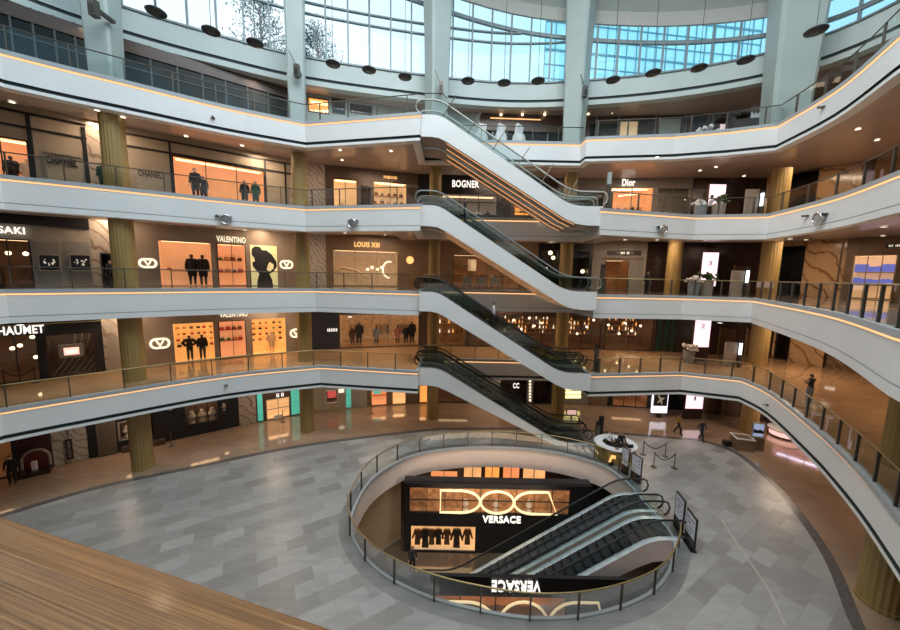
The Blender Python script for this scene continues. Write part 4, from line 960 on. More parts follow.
s, a, b, c = valentino(VL % 'three golden windows and oval logos on the second floor', 140, 311, 345, z2, t2, (173.5, 322.5, 215, 368), (219.5, 320.5, 246.5, 366), (252, 318.0, 286.5, 364), (150.6, 338.8, 169.4, 347.8), (290.5, 329.3, 301.5, 336.8), (219.5, 312.4, 247.5, 316.8), False)
for wn, n_ in ((a, 6), (c, 5)):
    grid_items(s, wn, BAGS, n_, 4, 'handbags on the golden window shelves', 'small handbag on a shelf of the lower golden windows', ydep=0.22, sc=(0.55, 0.8))
grid_items(s, b, BAGS, 4, 2, 'bags inside the lower taupe boutique entrance', 'handbag inside the lower taupe boutique entrance')
for u, lb, k in ((189, 'black mannequin with bent arms in the left golden window', 'akimbo'), (202, 'black mannequin with straight arms in the left golden window', 'stand')):
    figure('mannequin', lb, 'mannequin', k, s.W3(s.px(u, 345)[0], 0.6, 0.03), s.a, [('jacket', CBLACK, TOP, .05), ('trousers', CBLACK, LEGS, .02)], MANB, HAIR, h=1.1)
figure('mannequin', 'pale dressed mannequin in the right golden window', 'mannequin', 'stand', s.W3(s.px(273, 345)[0], 0.6, 0.03), s.a, [('dress', pbr('cream_dress', (0.7, 0.5, 0.3), 0.7), COAT, .05)], MANW, None, h=1.05)
s = Shop('navy black panel with a small white sign left of the glass fronted shop', 311, 338.5, 333, z2, t2, 'sign_panel', 'wall panel'); s.wall(CNAVY); s.text('IIIIII', (327.5, 328.4, 337, 331.4), SIGNW, 0.08)
s = Shop('wide glass shop front showing dark coats and mannequins on the second floor', 338.5, 420, 333, z2, t2)
s.wall(DKBROWN, [(339.5, 314, 419, 352)]); w = s.win((339.5, 314, 419, 352), pbr('tan_interior', (0.42, 0.24, 0.12), 0.5, var=0.4, emit=(1, 0.5, 0.2), es=0.16), 4.0, 5, light=WARMP, floor=FLOORO, frame=RAILM, fw=0.05)  # tan walls glow themselves in place of shop light
for i, (u, gm, hh) in enumerate(((352, CBROWN, .95), (359, CBLACK, 1.25), (377, CGREY, 1.0), (399, CPINK, 1.0), (408, CBLACK, 1.0), (414, CBLACK, 1.25))):
    figure('mannequin', ['brown dressed mannequin at the left of the glass fronted shop', 'tall black coated mannequin left of centre in the glass fronted shop', 'grey dressed mannequin at the centre of the glass fronted shop', 'rose dressed mannequin right of centre in the glass fronted shop', 'small black dressed mannequin near the right of the glass fronted shop', 'tall black coated mannequin at the right end of the glass fronted shop'][i], 'mannequin', 'stand', s.W3(s.px(u, 340)[0], 1.3, 0.03), s.a, [('coat', gm, COAT, .06), ('trousers', CBLACK, LEGS, .02)], MANB, None, h=hh)
x0, x1, za, zb, D, _ = w
for i, (f_, n_) in enumerate(((.1, 0), (.45, 1), (.75, 2))):
    r_ = thing('garment_rail', ['garment rail with dark coats at the left back of the glass fronted shop', 'garment rail with tan coats in the middle of the glass fronted shop', 'garment rail with mixed coats at the right of the glass fronted shop'][i], 'clothes rail', s.W3(x0+(x1-x0)*f_, 3.2, 0.05), s.a)
    MB().tube([(0, 0, 0), (0, 0, 1.6), (1.6, 0, 1.6), (1.6, 0, 0)], 0.03, 5).build('rail', BRASSRAIL, r_, ws=False)
    for q in range(7): MB().extr([(0.15+q*.2-.02, -.25, 1.5), (0.15+q*.2-.02, .25, 1.5), (0.15+q*.2-.02, .2, .6), (0.15+q*.2-.02, -.2, .6)], (0.08, 0, 0)).build('coat', random.choice([CBLACK, CBROWN, CNAVY, CPINK, CGREY]), r_, ws=False)
s = Shop('dark shop with a narrow lit window behind the second floor escalator landing', 420, 500, 333, z2, t2)
s.wall(DKBROWN, [(438, 314, 465, 345), (468, 316, 498, 345)]); w = s.win((438, 314, 465, 345), AMBERW, 2.0, 2, light=WARMP2, frame=BRASSRAIL, shelves=2); s.win((468, 316, 498, 345), DARKW, 2.0, 2, light=WARMP2)
grid_items(s, w, BOTTLES, 6, 2, 'bottles in the narrow lit window', 'small bottle in the narrow lit window')
s = Shop('dark spirits shop full of glowing amber lamps and shelves on the second floor', 500, 655, 333, z2, t2)
s.wall(DKBROWN, [(503, 316, 601, 351), (605, 317, 653, 350)]); w = s.win((503, 316, 601, 351), DARKW, 3.0, 5, light=WARMP2, shelves=4, frame=ESPRESSO, lw=0.2); w_b = s.win((605, 317, 653, 350), DARKW, 3.0, 2, light=WARMP2, shelves=4, frame=ESPRESSO, lw=0.2)
grid_items(s, w, BOTTLES, 26, 4, 'bottles on the spirits shop shelves', 'small bottle on the back shelves of the dark spirits shop', ydep=0.2); grid_items(s, w_b, BOTTLES, 13, 4, 'bottles on the spirits shop shelves', 'small bottle on the back shelves of the dark spirits shop', ydep=0.2)
for u, v_ in ((515, 321), (523, 330), (531, 319), (536, 327), (544, 324), (571, 323), (580, 335), (590, 328), (597, 321), (612, 326), (623, 335), (636, 332), (629, 324), (645, 327)):
    p = s.px(u, v_); dup(BULB, s.W3(p[0], 0.8, p[1]), None, 'amber pendant lamp in the dark spirits shop', 'lamps in the spirits shop', 0.9)
s = Shop('dark green panelled booth at the right end of the spirits shop on the second floor', 655, 677, 335, z2, t2, 'panelled_booth', 'booth'); s.wall(pbr('dark_green_panel', (0.015, 0.04, 0.028), 0.3))
for q in range(4): s.box('upright', ESPRESSO, (s.W*q/3.2, s.W*q/3.2+0.1, 0, 3.9), -0.1, 0, raw=True)
lobby('dark brown lift lobby wall behind the pink totem on the second floor', 677, 773, 338, z2, t2)
s = Shop('warm marble wall beside the dark recess on the second floor right', 773, 826, 342, z2, t2, 'marble_wall', 'wall'); s.wall(MARBW, [(775, 325, 790, 366)]); s.win((775, 325, 790, 366), ESPRESSO, 2.0, 1, light=None, gl=False, name='dark_recess')
s = Shop('dark mirrored marble front under a small lit sign on the second floor right', 826, 990, 355, z2, t2, 'mirror_front', 'shop front'); s.wall(marble('dark_marble', (0.17, 0.10, 0.055), (0.36, 0.22, 0.12), 0.1, scale=0.8))
s.box('joint_strip', DKBROWN, (0, 0.1, 0, 3.9), -0.05, 0, raw=True); s.text('IIIII', (831, 348, 841, 351), SIGNW, 0.03)

# ------------------------------------------------------------------ shop fronts, ground floor
z1, t1 = 0.02, 4.48
s = Shop('dark shop entrance with orange light at the far left of the ground floor', -70, 18, 458, z1, t1); s.wall(ESPRESSO, [(-60, 440, 15, 484)]); s.win((-60, 440, 15, 484), AMBERW, 3.0, 3, light=WARMP2)
s = Shop('dark red niche wall with a pale arch on the ground floor left', 18, 52, 455, z1, t1, 'niche_wall', 'wall'); s.wall(pbr('dark_red_panel', (0.05, 0.012, 0.012), 0.4))
x0, x1, a, b = s.rect((22, 449, 51, 478)); xm = (x0+x1)/2; r_ = (x1-x0)/2; q = thing('arched_display', 'arched red display cabinet with a white box on its ledge', 'display cabinet', s.W3(xm, -0.05, 0), s.a)
pts = [(-r_, -0.05, 0)]+[(-r_*math.cos(PI*k/12), -0.05, b-r_+r_*math.sin(PI*k/12)) for k in range(13)]+[(r_, -0.05, 0)]
MB().tube(pts, 0.07, 6).build('arch_trim', MATS['grey_stone'], q, ws=False); MB().poly([(p[0], -0.02, p[2]) for p in pts[::-1]]).build('back_panel', pbr('red_lacquer', (0.14, 0.02, 0.018), 0.3), q, ws=False)
MB().bx(-r_-0.1, r_+0.1, -0.8, -0.05, 0.0, 0.25).build('ledge', ESPRESSO, q, ws=False); MB().bx(-0.1, 0.1, -0.5, -0.25, 0.26, 0.75).build('white_box', CWHITE, q, ws=False)
s = Shop('pale veined marble double door with a dark rectangular handle on the ground floor left', 52, 88, 447, z1, t1, 'marble_door', 'door'); s.wall(MARBG); a, b, c, d = s.rect((66, 439, 73, 459))
s.box('handle_frame', ESPRESSO, (a, a+0.08, c, d), -0.08, 0, raw=True); s.box('handle_frame', ESPRESSO, (b-0.08, b, c, d), -0.08, 0, raw=True); s.box('handle_frame', ESPRESSO, (a, b, d-0.08, d), -0.08, 0, raw=True); s.box('handle_frame', ESPRESSO, (a, b, c, c+0.08), -0.08, 0, raw=True); s.box('door_joint', ESPRESSO, ((a+b)/2-0.01, (a+b)/2+0.01, 0, 3.9), -0.02, 0, raw=True)
s = Shop('dark shop front with a grey curtain and small lit vitrine on the ground floor', 88, 152, 435, z1, t1); s.wall(BLACK, [(118, 421, 134, 440)])
w = s.win((118, 421, 134, 440), pbr('vitrine_lining', (0.10, 0.07, 0.06), 0.5), 0.8, 1, light=WARMP, frame=GREYSTONE)
m = MB(); x0, x1, a, b = s.rect((97, 420, 117, 456))
for q in range(12): xx = x0+(x1-x0)*q/12; m.bx(xx, xx+(x1-x0)/12*0.7, -0.12-0.05*(q % 2), 0.0, 0.05, 3.6)
m.build('curtain', pbr('grey_curtain', (0.17, 0.14, 0.115), 0.8), s.t, ws=False)
o = dup(JEW, s.W3((w[0]+w[1])/2, 0.4, w[2]+0.05), s.a, 'pale necklace bust in the small lit vitrine beside the grey curtain', 'x', 2.0); del o['group']
s.box('plinth', DKBROWN, (x1+0.2, x1+2.4, 0, 0.35), -0.4, 0.0, raw=True)
s = Shop('black jewellery shop front with a curved lit display case on the ground floor', 152, 239, 418, z1, t1); s.wall(BLACK, [(184, 402, 219, 424), (166, 404, 176, 414), (220, 402, 229, 414)])
w = s.win((184, 402, 219, 424), MIDBROWN, 1.2, 3, light=WARMP, frame=BLACK); s.win((166, 404, 176, 414), ESPRESSO, 0.8, 1, light=WARMP); s.win((220, 402, 229, 414), ESPRESSO, 0.8, 1, light=WARMP)
for i, lb in enumerate(('left', 'middle', 'right')): o = dup(JEW, s.W3(w[0]+(w[1]-w[0])*(.2+.3*i), 0.5, w[2]+0.03), s.a, 'pale necklace bust, the %s of three in the curved lit display case' % lb, 'necklace busts in the display case', 2.3)
for u, lb in ((170.5, 'single pale bust in the small left window of the black jewellery shop'), (224.5, 'single pale bust in the small right window of the black jewellery shop')): o = dup(JEW, s.W3(s.px(u, 412)[0], 0.4, s.px(u, 413)[1]+0.05), s.a, lb, 'x', 1.4); del o['group']
s = Shop('grey veined marble pier between the black and teal shops on the ground floor', 239, 256, 410, z1, t1, 'marble_pier', 'wall pier'); s.wall(MARB)
s = Shop('brown jeweller front with a cream window between glowing teal strips on the ground floor', 256, 312, 406, z1, t1); s.wall(DKBROWN, [(266, 398, 290, 418)])
w = s.win((266, 398, 290, 418), CREAMW, 1.2, 2, frame=GREYSTONE, transom=0.5, light=WARMP)
for r_ in ((257.5, 394, 262.8, 424), (291.2, 390, 299.5, 420)): a, b, c, d = s.rect(r_); s.box('teal_strip', TEAL, (a, b, 0.1, d), -0.06, 0, raw=True)
s.text('II II', (276.5, 393.0, 283.5, 396.6), SIGNW, 0.1); s.box('sill', CWHITE, (274, 414.5, 282, 417.5), -0.15, -0.05)
s = Shop('cream panelled front with a small red screen and teal strip on the ground floor', 312, 367, 400, z1, t1); s.wall(BEIGE, [(325.5, 390, 338, 403)])
w = s.win((325.5, 390, 338, 403), GREYSTONE, 0.6, 1, frame=CWHITE, light=None, name='screen_niche'); s.box('red_screen', pbr('red_screen', (0.3, 0.03, 0.03), 0.4, emit=(1, 0.15, 0.12), es=0.5), (327.5, 392, 336, 398.5), 0.2, 0.24)
a, b, c, d = s.rect((346, 388, 351, 408)); s.box('teal_strip', TEAL, (a, b, 0.1, d), -0.06, 0, raw=True); a, b, c, d = s.rect((352, 388, 367, 408)); s.box('grey_panel', GREYSTONE, (a, b, 0, 3.9), -0.05, 0, raw=True); s.box('lit_panel', SIGNWARM, (338.5, 389, 344, 392.5), -0.05, 0)
s = Shop('brown shop front with three warmly lit doorways on the ground floor', 367, 436, 398, z1, t1); s.wall(MIDBROWN, [(371, 390, 387, 408), (392, 391, 406, 406), (419, 385, 428, 406)])
s.win((371, 390, 387, 408), ORANGEW, 1.6, 1, light=WARMP, frame=BRASSRAIL, shelves=1); s.win((392, 391, 406, 406), CREAMW, 1.6, 1, light=WARMP, frame=BRASSRAIL); s.win((419, 385, 428, 406), GOLDW, 1.4, 1, light=WARMP, frame=ESPRESSO); s.box('teal_sign', TEAL, (373.5, 390, 381, 393.5), -0.07, 0)
s = Shop('dark shop fronts with a glowing yellow panel seen under the lowest escalator', 436, 590, 398, z1, t1); s.wall(GREYSHOP, [(437, 382, 470, 406), (500, 380, 527, 404), (533, 381, 552, 404)])
s.win((437, 382, 470, 406), DARKW, 1.6, 2, light=WARMP2); s.win((500, 380, 527, 404), ESPRESSO, 1.6, 2, light=None); s.win((533, 381, 552, 404), ESPRESSO, 1.6, 1, light=None)
m = MB()
for i in range(7):
    for j in range(3): a, b, c, d = s.rect((565.5+2.2*i, 387+4*j, 567.4+2.2*i, 390+4*j)); m.bx(a, b, -0.08, -0.02, c, d)
m.build('yellow_light_panel', emis('yellow_glow', (1, 0.85, 0.35), 1.8), s.t, ws=False)
for k in range(7): a, b, c, d = s.rect((529, 380+3.2*k, 531, 382+3.2*k)); s.box('light_stud', SIGNWARM, (a, b, c, d), -0.06, 0, raw=True)
s.text('CC', (513, 383, 519, 388), SIGNW, 0.01)
s = Shop('dark glass shop front with faint shelves behind the reception desk on the ground floor', 590, 650, 400, z1, t1); s.wall(BLACK, [(612, 392, 648, 410)]); w = s.win((612, 392, 648, 410), AMBERW, 2.0, 3, light=WARMP2, shelves=2); a, b, c, d = s.rect((597, 390, 607, 412)); s.box('brown_panel', MIDBROWN, (a-0.8, b, 0, 3.9), -0.05, 0, raw=True)
grid_items(s, w, BOXES, 8, 2, 'boxes behind the dark glass on the ground floor', 'small box behind dark glass near the reception')
s = Shop('black glossy wall behind the lit dance poster on the ground floor', 650, 686, 402, z1, t1, 'black_wall', 'wall'); s.wall(BLACKG)
q0, q1 = aty(652.5, 402, 28.8), aty(668, 402, 28.8); b_ = aty(660, 413, 28.8).z; t_ = aty(660, 391.5, 28.8).z
po = thing('lit_poster', 'white lit poster with a white leaping shape on a black square', 'poster', (q0.x, 28.8, b_)); w_ = q1.x-q0.x; h_ = t_-b_
MB().bx(0, w_, 0, 0.15, 0, h_).build('light_box', WHITES, po, ws=False); MB().bx(w_*.06, w_*.94, -0.02, 0, h_*.33, h_*.96).build('black_print', BLACK, po, ws=False); MB().bx(w_*.35, w_*.65, 0.02, 0.13, -b_, 0).build('stand', BLACK, po, ws=False)
MB().extr([(w_*x, -0.03, h_*z) for x, z in ((.30, .80), (.38, .84), (.50, .70), (.72, .74), (.74, .68), (.60, .60), (.66, .42), (.58, .40), (.48, .54), (.34, .46), (.30, .50), (.44, .62))], (0, -0.01, 0)).build('figure_print', CWHITE, po, ws=False)
lobby('dark brown lift lobby wall behind the pink totem on the ground floor', 686, 772, 402, z1, t1)
s = Shop('pink and blue lit ground floor shop front partly hidden by the curved gallery', 772, 900, 425, z1, t1); s.wall(MARBW, [(776, 395, 830, 440)]); s.win((776, 395, 830, 440), pbr('pink_interior', (0.6, 0.35, 0.38), 0.5, emit=(1, 0.5, 0.55), es=0.25), 2.5, 3, light=emis('cool_panel', (0.75, 0.75, 1.0), 4))  # light inside put into the pink walls as glow
c_ = at(784, 436, 0); q = thing('round_counter', 'low round pink lit counter beside the right hand shop on the ground floor', 'counter', c_); MB().lathe([(1.0, 0), (1.0, 0.12)], 20).build('base', ESPRESSO, q, ws=False); MB().lathe([(0.9, 0.12), (0.95, 0.5)], 20).build('lit_drum', pbr('pink_glow', (0.8, 0.5, 0.5), 0.5, emit=(1, 0.55, 0.5), es=1.0), q, ws=False); MB().lathe([(1.05, 0.5), (1.05, 0.6)], 20).build('top', CWHITE, q, ws=False)

# ------------------------------------------------------------------ fifth floor fronts
z5, t5 = 22.06, 26.18
DG = pbr('dark_shopfront_glass', (0.012, 0.018, 0.018), 0.25, var=0.5, scale=0.7, spec=0.2)
def darkfront(label, u0, u1, v, mull, mat=DG, band=DKBROWN):
    FRAMEM = pbr('dark_front_frame', (0.06, 0.075, 0.075), 0.4)
    s = Shop(label, u0, u1, v, z5, t5); s.wall(mat); H = s.zt-s.zf
    for i in range(mull+1): x = s.W*i/mull; s.box('mullion', FRAMEM, (x-0.04, x+0.04, 0, H), -0.08, 0.0, raw=True)
    for z in (1.2, 2.5): s.box('transom', FRAMEM, (0, s.W, z, z+0.06), -0.06, 0.0, raw=True)
    s.box('top_band', band, (0, s.W, H-0.75, H-0.05), -0.1, 0.0, raw=True); return s
darkfront('dark glazed front with thin mullions at the far left of the fifth floor', -60, 95, 45, 7)
darkfront('dark glazed front between the first two grey columns on the fifth floor', 95, 305, 85, 9)
s = Shop('pale front with a golden lit opening beside the second grey column on the fifth floor', 305, 422, 107, z5, t5); s.wall(GREYGREEN, [(308, 98, 329, 113), (332, 97, 345, 114), (350, 105, 372, 114)])
w = s.win((308, 98, 329, 113), GOLDW, 2.0, 1, light=WARMP); s.win((332, 97, 345, 114), DG, 1.0, 2, light=None); s.win((350, 105, 372, 114), DG, 1.0, 2, light=None)
for u in (311, 315, 319, 323, 327): p = s.px(u, 107 if u % 2 else 106); dup(BULB, s.W3(p[0], 0.7, p[1]), None, 'golden globe in the lit opening of the fifth floor', 'golden globes in the lit opening', 0.9)
s = Shop('dark restaurant front with a brown band and three small lamps on the fifth floor', 422, 570, 122, z5, t5); s.wall(DG); H = s.zt-s.zf
a, b, c, d = s.rect((480, 106, 562, 118)); s.box('brown_band', DKBROWN, (a, s.W, H-1.4, H-0.1), -0.2, 0.0, raw=True); s.box('pale_band', GREYGREEN, (0, a, 0, H), -0.1, 0, raw=True)
for u in (493, 520, 548): x = s.px(u, 125)[0]; s.box('mullion', FRAMEM, (x-0.05, x+0.05, 0, H-1.4), -0.1, 0.0, raw=True)
s.box('lit_line', LED, (490, 119.5, 540, 120.5), -0.23, -0.2)
for u in (500, 521, 543): dup(BULB, s.W3(s.px(u, 117)[0], -0.5, s.px(u, 117)[1]), None, 'small warm lamp under the brown fifth floor band', 'lamps of the left fifth floor restaurant', 0.9)
s = Shop('long dark restaurant front with four lamps and pale panels on the fifth floor', 570, 735, 118, z5, t5); s.wall(DKBROWN); H = s.zt-s.zf
for r_, mt in (((620, 122, 637, 137), CREAMW), ((639, 120, 653, 137), BLACK), ((658, 119, 680, 136), GREYGREEN), ((590, 124, 616, 138), DG), ((692, 112, 706, 134), DG)): a, b, c, d = s.rect(r_); s.box('front_panel', mt, (a, b, 0, d), -0.06, 0.0, raw=True)
for u in (584, 596, 618, 655, 685, 712): x = s.px(u, 125)[0]; s.box('mullion', FRAMEM, (x-0.05, x+0.05, 0, H), -0.1, 0.0, raw=True)
for u, v_ in ((586.5, 116), (610, 114.5), (633.5, 112.5), (664, 109.5)): dup(BULB, s.W3(s.px(u, v_)[0], -0.5, s.px(u, v_)[1]), None, 'small warm lamp along the long fifth floor restaurant front', 'lamps of the long fifth floor restaurant', 1.0)
s = Shop('grey brown front with black and white menu boards on the right of the fifth floor', 735, 790, 110, z5, t5); s.wall(pbr('grey_brown', (0.14, 0.125, 0.115), 0.4))
for r_, mt, ink, lb in (((737, 100.5, 750.5, 118), BLACK, CGREY, 'black menu board with grey print beside the white one on the fifth floor'), ((751.5, 97.5, 764.5, 117.5), pbr('white_board', (0.62, 0.70, 0.72), 0.5, emit=(0.8, 0.9, 1), es=0.25), CNAVY, 'white menu board with rows of dark print on the fifth floor')):
    a, b, c, d = s.rect(r_); q = thing('menu_board', lb, 'sign', s.W3(a, -0.02, c), s.a); w_, h_ = b-a, d-c
    MB().bx(0, w_, -0.08, 0, 0, h_).build('panel', mt, q, ws=False); m = MB()
    for i, n_ in ((0.18, 3), (0.36, 5), (0.55, 4)):
        for j in range(n_): m.bx(w_*(.12+.78*j/n_), w_*(.12+.78*(j+.65)/n_), -0.1, -0.08, h_*i, h_*(i+.09))
    m.build('print', ink, q, ws=False)
darkfront('dark glazed front beyond the last grey column on the fifth floor', 790, 1010, 60, 8)
s = None

# ------------------------------------------------------------------ basement
zb_ = -5.98
s = Shop('black boutique front with VERSACE lettering and gold framed oval windows in the basement', 0, 0, 0, zb_, -1.15, P=(Vector((-2.75, 20.4, 0)), Vector((9.4, 20.4, 0))))
s.wall(BLACK, [(410, 525, 476, 563), (409, 488, 570, 514)])
w = s.win((410, 525, 476, 563), CREAMW, 1.6, 1, light=WARMP); up = s.win((409, 488, 570, 514), pbr('amber_gallery', (0.40, 0.22, 0.11), 0.5, var=0.5, emit=(1, 0.5, 0.2), es=0.05), 0.55, 9, frame=BLACK, transom=0.5, light=WARMP, fw=0.05, lw=0.3)  # gallery lining glows itself in place of the warm light inside
MB().bx(0, s.W, 0.17, 0.75, 4.80, 4.86).build('roof_panel', BLACK, s.t, ws=False)
s.text('VERSACE', (482.5, 515.6, 520.5, 522.4), SIGNW, 0.035)
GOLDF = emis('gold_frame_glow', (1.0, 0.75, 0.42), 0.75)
def oval(s, pts, name='gold_frame'): MB().tube([(p[0], -0.12, p[1]) for p in pts], 0.08, 6, True).build(name, GOLDF, s.t, ws=False)
x0, x1, a, b = s.rect((440.5, 489.6, 480, 511.4)); h_ = (b-a)/2; zc = (a+b)/2
oval(s, [(x0, b), (x1-1.2, b)]+[(x1-1.2+1.2*math.sin(PI*k/10), zc+h_*math.cos(PI*k/10)) for k in range(1, 10)]+[(x1-1.2, a), (x0, a)])
x2, x3, _, _ = s.rect((480.6, 490, 513.6, 511)); oval(s, [((x2+x3)/2+(x3-x2)/2*math.cos(2*PI*k/24), zc+h_*math.sin(2*PI*k/24)) for k in range(24)])
x4, x5, _, _ = s.rect((514, 490, 557, 511)); oval(s, [(x4+1.2, a)]+[(x4+1.2-1.2*math.sin(PI*k/10), zc-h_*math.cos(PI*k/10)) for k in range(1, 10)]+[(x4+1.2, b), (x5-0.6, b), (x5, a)])
BUST = JEW
for i, (u, v_) in enumerate(((497, 506), (466, 505), (530, 505))): o = dup(JEW, s.W3(s.px(u, v_)[0], 0.3, up[2]+0.03), 0, ['pale bust behind the middle gold oval window', 'pale bust behind the left gold framed window', 'pale bust behind the right gold framed window'][i], 'x', 1.9); del o['group']
HANG = MB().extr([(-.16, 0, 0), (.16, 0, 0), (.12, 0, -.25), (.15, 0, -.85), (-.15, 0, -.85), (-.12, 0, -.25)], (0, .12, 0)).extr([(-.16, .03, 0), (-.12, .03, -.25), (-.24, .03, -.55), (-.30, .03, -.5)], (0, .07, 0)).extr([(.16, .03, 0), (.30, .03, -.5), (.24, .03, -.55), (.12, .03, -.25)], (0, .07, 0))
hp = proto('hanging_coat', HANG, CBLACK, 'coat', [('hanger', MB().tube([(-.15, .06, .0), (0, .06, .12), (.15, .06, 0)], .012, 4).tube([(0, .06, .12), (0, .06, .2)], .008, 4), STEEL)])
hp2 = hp.copy(); hp2.data = hp.data.copy(); hp2.data.materials.clear(); hp2.data.materials.append(CBROWN); C.objects.link(hp2); PROTOS.append(hp2)
names7 = ['first', 'second', 'third', 'fourth', 'fifth', 'sixth', 'last']
for i, u in enumerate((417, 425, 431.5, 438.5, 447, 457, 468)):
    p = s.px(u, 531.5); dup(hp if i % 2 else hp2, s.W3(p[0], 0.3, p[1]-.15), 0, 'dark garment hung in the lit basement window, %s from the left' % names7[i], 'dark garments hung in the basement window', 1.5 if i in (1, 5) else 1.25)
# far basement wall with lit fronts
s = Shop('warm lit row of shop windows under the far rim in the basement', 0, 0, 0, zb_, -1.52, P=(Vector((-9, 25.0, 0)), Vector((15, 25.0, 0)))); s.wall(DKBROWN, [(463, 466, 482, 488), (484, 466, 500, 488), (502, 466, 520, 488), (522, 466, 546, 488), (430, 470, 458, 492)])
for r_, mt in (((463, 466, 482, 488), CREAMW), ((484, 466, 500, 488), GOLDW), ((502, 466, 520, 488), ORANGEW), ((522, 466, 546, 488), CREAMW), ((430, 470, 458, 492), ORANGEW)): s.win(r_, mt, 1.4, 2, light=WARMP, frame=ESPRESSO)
s = Shop('beige basement side wall left of the black boutique', 0, 0, 0, zb_, -1.52, P=(Vector((-9.5, 15, 0)), Vector((-3.1, 21.5, 0))), name='basement_wall', cat='wall'); s.wall(pbr('tan_basement_wall', (0.34, 0.24, 0.15), 0.5)); s.box('skirting', GREYSTONE, (0, s.W, 0, 0.15), -0.03, 0, raw=True)
s = Shop('black near basement shop front with inverted VERSACE lettering over gold arcs', 0, 0, 0, zb_, -1.25, P=(Vector((-3.2, 13.75, 0)), Vector((9.5, 13.75, 0))))
s.wall(BLACK, [(424, 594.5, 566, 640)])
w = s.win((424, 594.5, 566, 640), pbr('tan_shop_interior', (0.45, 0.28, 0.16), 0.5, var=0.4, emit=(1, 0.55, 0.25), es=0.12), 0.5, 4, light=WARMP, frame=ESPRESSO, lw=0.2, shelves=3)  # tan lining carries the inside light as its own glow
a, b, c, d = s.rect((491.5, 579.8, 540.5, 590.8)); add_text(MB(), 'VERSACE', a, b, c, d, -0.03, 0.035, flip=True).build('sign_lettering', SIGNW, s.t, ws=False)
def arc(u0, u1, v0, vb, sq):
    a = s.px(u0, v0)[0]; b = s.px(u1, v0)[0]; zt = s.px((u0+u1)/2, v0)[1]; zb = s.px((u0+u1)/2, vb)[1]; m_ = (a+b)/2
    if sq == 0: pts = [(m_-(b-a)/2*math.cos(PI*k/14), zb+(zt-zb)*math.sin(PI*k/14)) for k in range(15)]
    elif sq < 0: pts = [(a, zb), (a, zt), (m_, zt)]+[(m_+(b-m_)*math.sin(PI/2*k/7), zb+(zt-zb)*math.cos(PI/2*k/7)) for k in range(1, 8)]
    else: pts = [(m_-(m_-a)*math.cos(PI/2*k/7), zb+(zt-zb)*math.sin(PI/2*k/7)) for k in range(8)]+[(b-0.3, zt), (b, zb)]
    MB().tube([(p[0], -0.12, p[1]) for p in pts], 0.06, 6).build('gold_frame', GOLDF, s.t, ws=False)
arc(438, 496, 599.5, 622, -1); arc(499, 548, 599.5, 622, 0); arc(549, 604, 600, 622, 1)
# ------------------------------------------------------------------ lamps hung from the roof
DISC = [(156, 12), (211, 31), (255, 43), (333, 64), (369, 70), (405, 77), (468, 81), (504, 83), (538, 81), (613, 80), (653, 73), (699, 68), (746, 60), (816, 31)]
DL = ['dark disc lamp hung at the far left of the roof windows', 'second dark disc lamp from the left of the roof windows', 'dark disc lamp just left of the second grey column', 'dark disc lamp just right of the second grey column', 'dark disc lamp hung midway between the second and third grey columns', 'dark disc lamp just left of the middle grey column',
      'dark disc lamp just right of the middle grey column', 'dark disc lamp hung midway before the pale blue windows', 'dark disc lamp just left of the fourth grey column', 'dark disc lamp just right of the fourth grey column', 'second dark disc lamp right of the fourth grey column', 'third dark disc lamp right of the fourth grey column', 'dark disc lamp just left of the broad last grey column', 'dark disc lamp hung in front of the broad last grey column']
root0 = thing('disc_pendant', 'x', 'hanging lamp', (0, 0, 0))
MB().lathe([(0.10, 0.20), (0.45, 0.13), (0.60, 0.02), (0.56, -0.06), (0.30, -0.13), (0.08, -0.15)], 20).build('shade', pbr('dark_shade', (0.03, 0.03, 0.032), 0.4), root0, ws=False, smooth=True)
MB().lathe([(0.22, -0.145), (0.2, -0.165)], 14).build('lens', pbr('smoked_lens', (0.10, 0.09, 0.08), 0.2), root0, ws=False)
MB().tube([(0, 0, 0.18), (0, 0, 11.5)], 0.022, 5).build('cable', RUBBER, root0, ws=False)
PROTOS.append(root0)
for (u, v), lb in zip(DISC, DL): dup(root0, at(u, v, 25.5 if u < 800 else 24.6), None, lb, 'disc lamps hung from the roof', 0.78)
# spotlights fixed to the grey columns
for u, v, y, lb in ((94, 7, 18.4, 'black bracket spotlight on the leftmost grey column'), (297, 70, 24.2, 'black bracket spotlight on the second grey column'), (441, 87, 26.6, 'black bracket spotlight on the middle grey column'), (585, 91, 27.4, 'black bracket spotlight on the fourth grey column'), (790, 68, 24.6, 'grey box spotlight on the broad last grey column')):
    p = aty(u, v, y); q = thing('bracket_spotlight', lb, 'spotlight', p, 0, 'spotlights on the grey columns')
    MB().bx(-.16, .16, -.18, .14, -.45, .30).build('housing', RAILM, q, ws=False); MB().bx(-.11, .11, -.20, -.18, -.36, .05).build('lens', BLACK, q, ws=False); MB().tube([(-.05, 0, .3), (-.45, -.1, 1.1)], .035, 5).build('arm', RAILM, q, ws=False); MB().bx(-.1, .1, .14, 1.0, -.1, .05).build('wall_bracket', RAILM, q, ws=False)
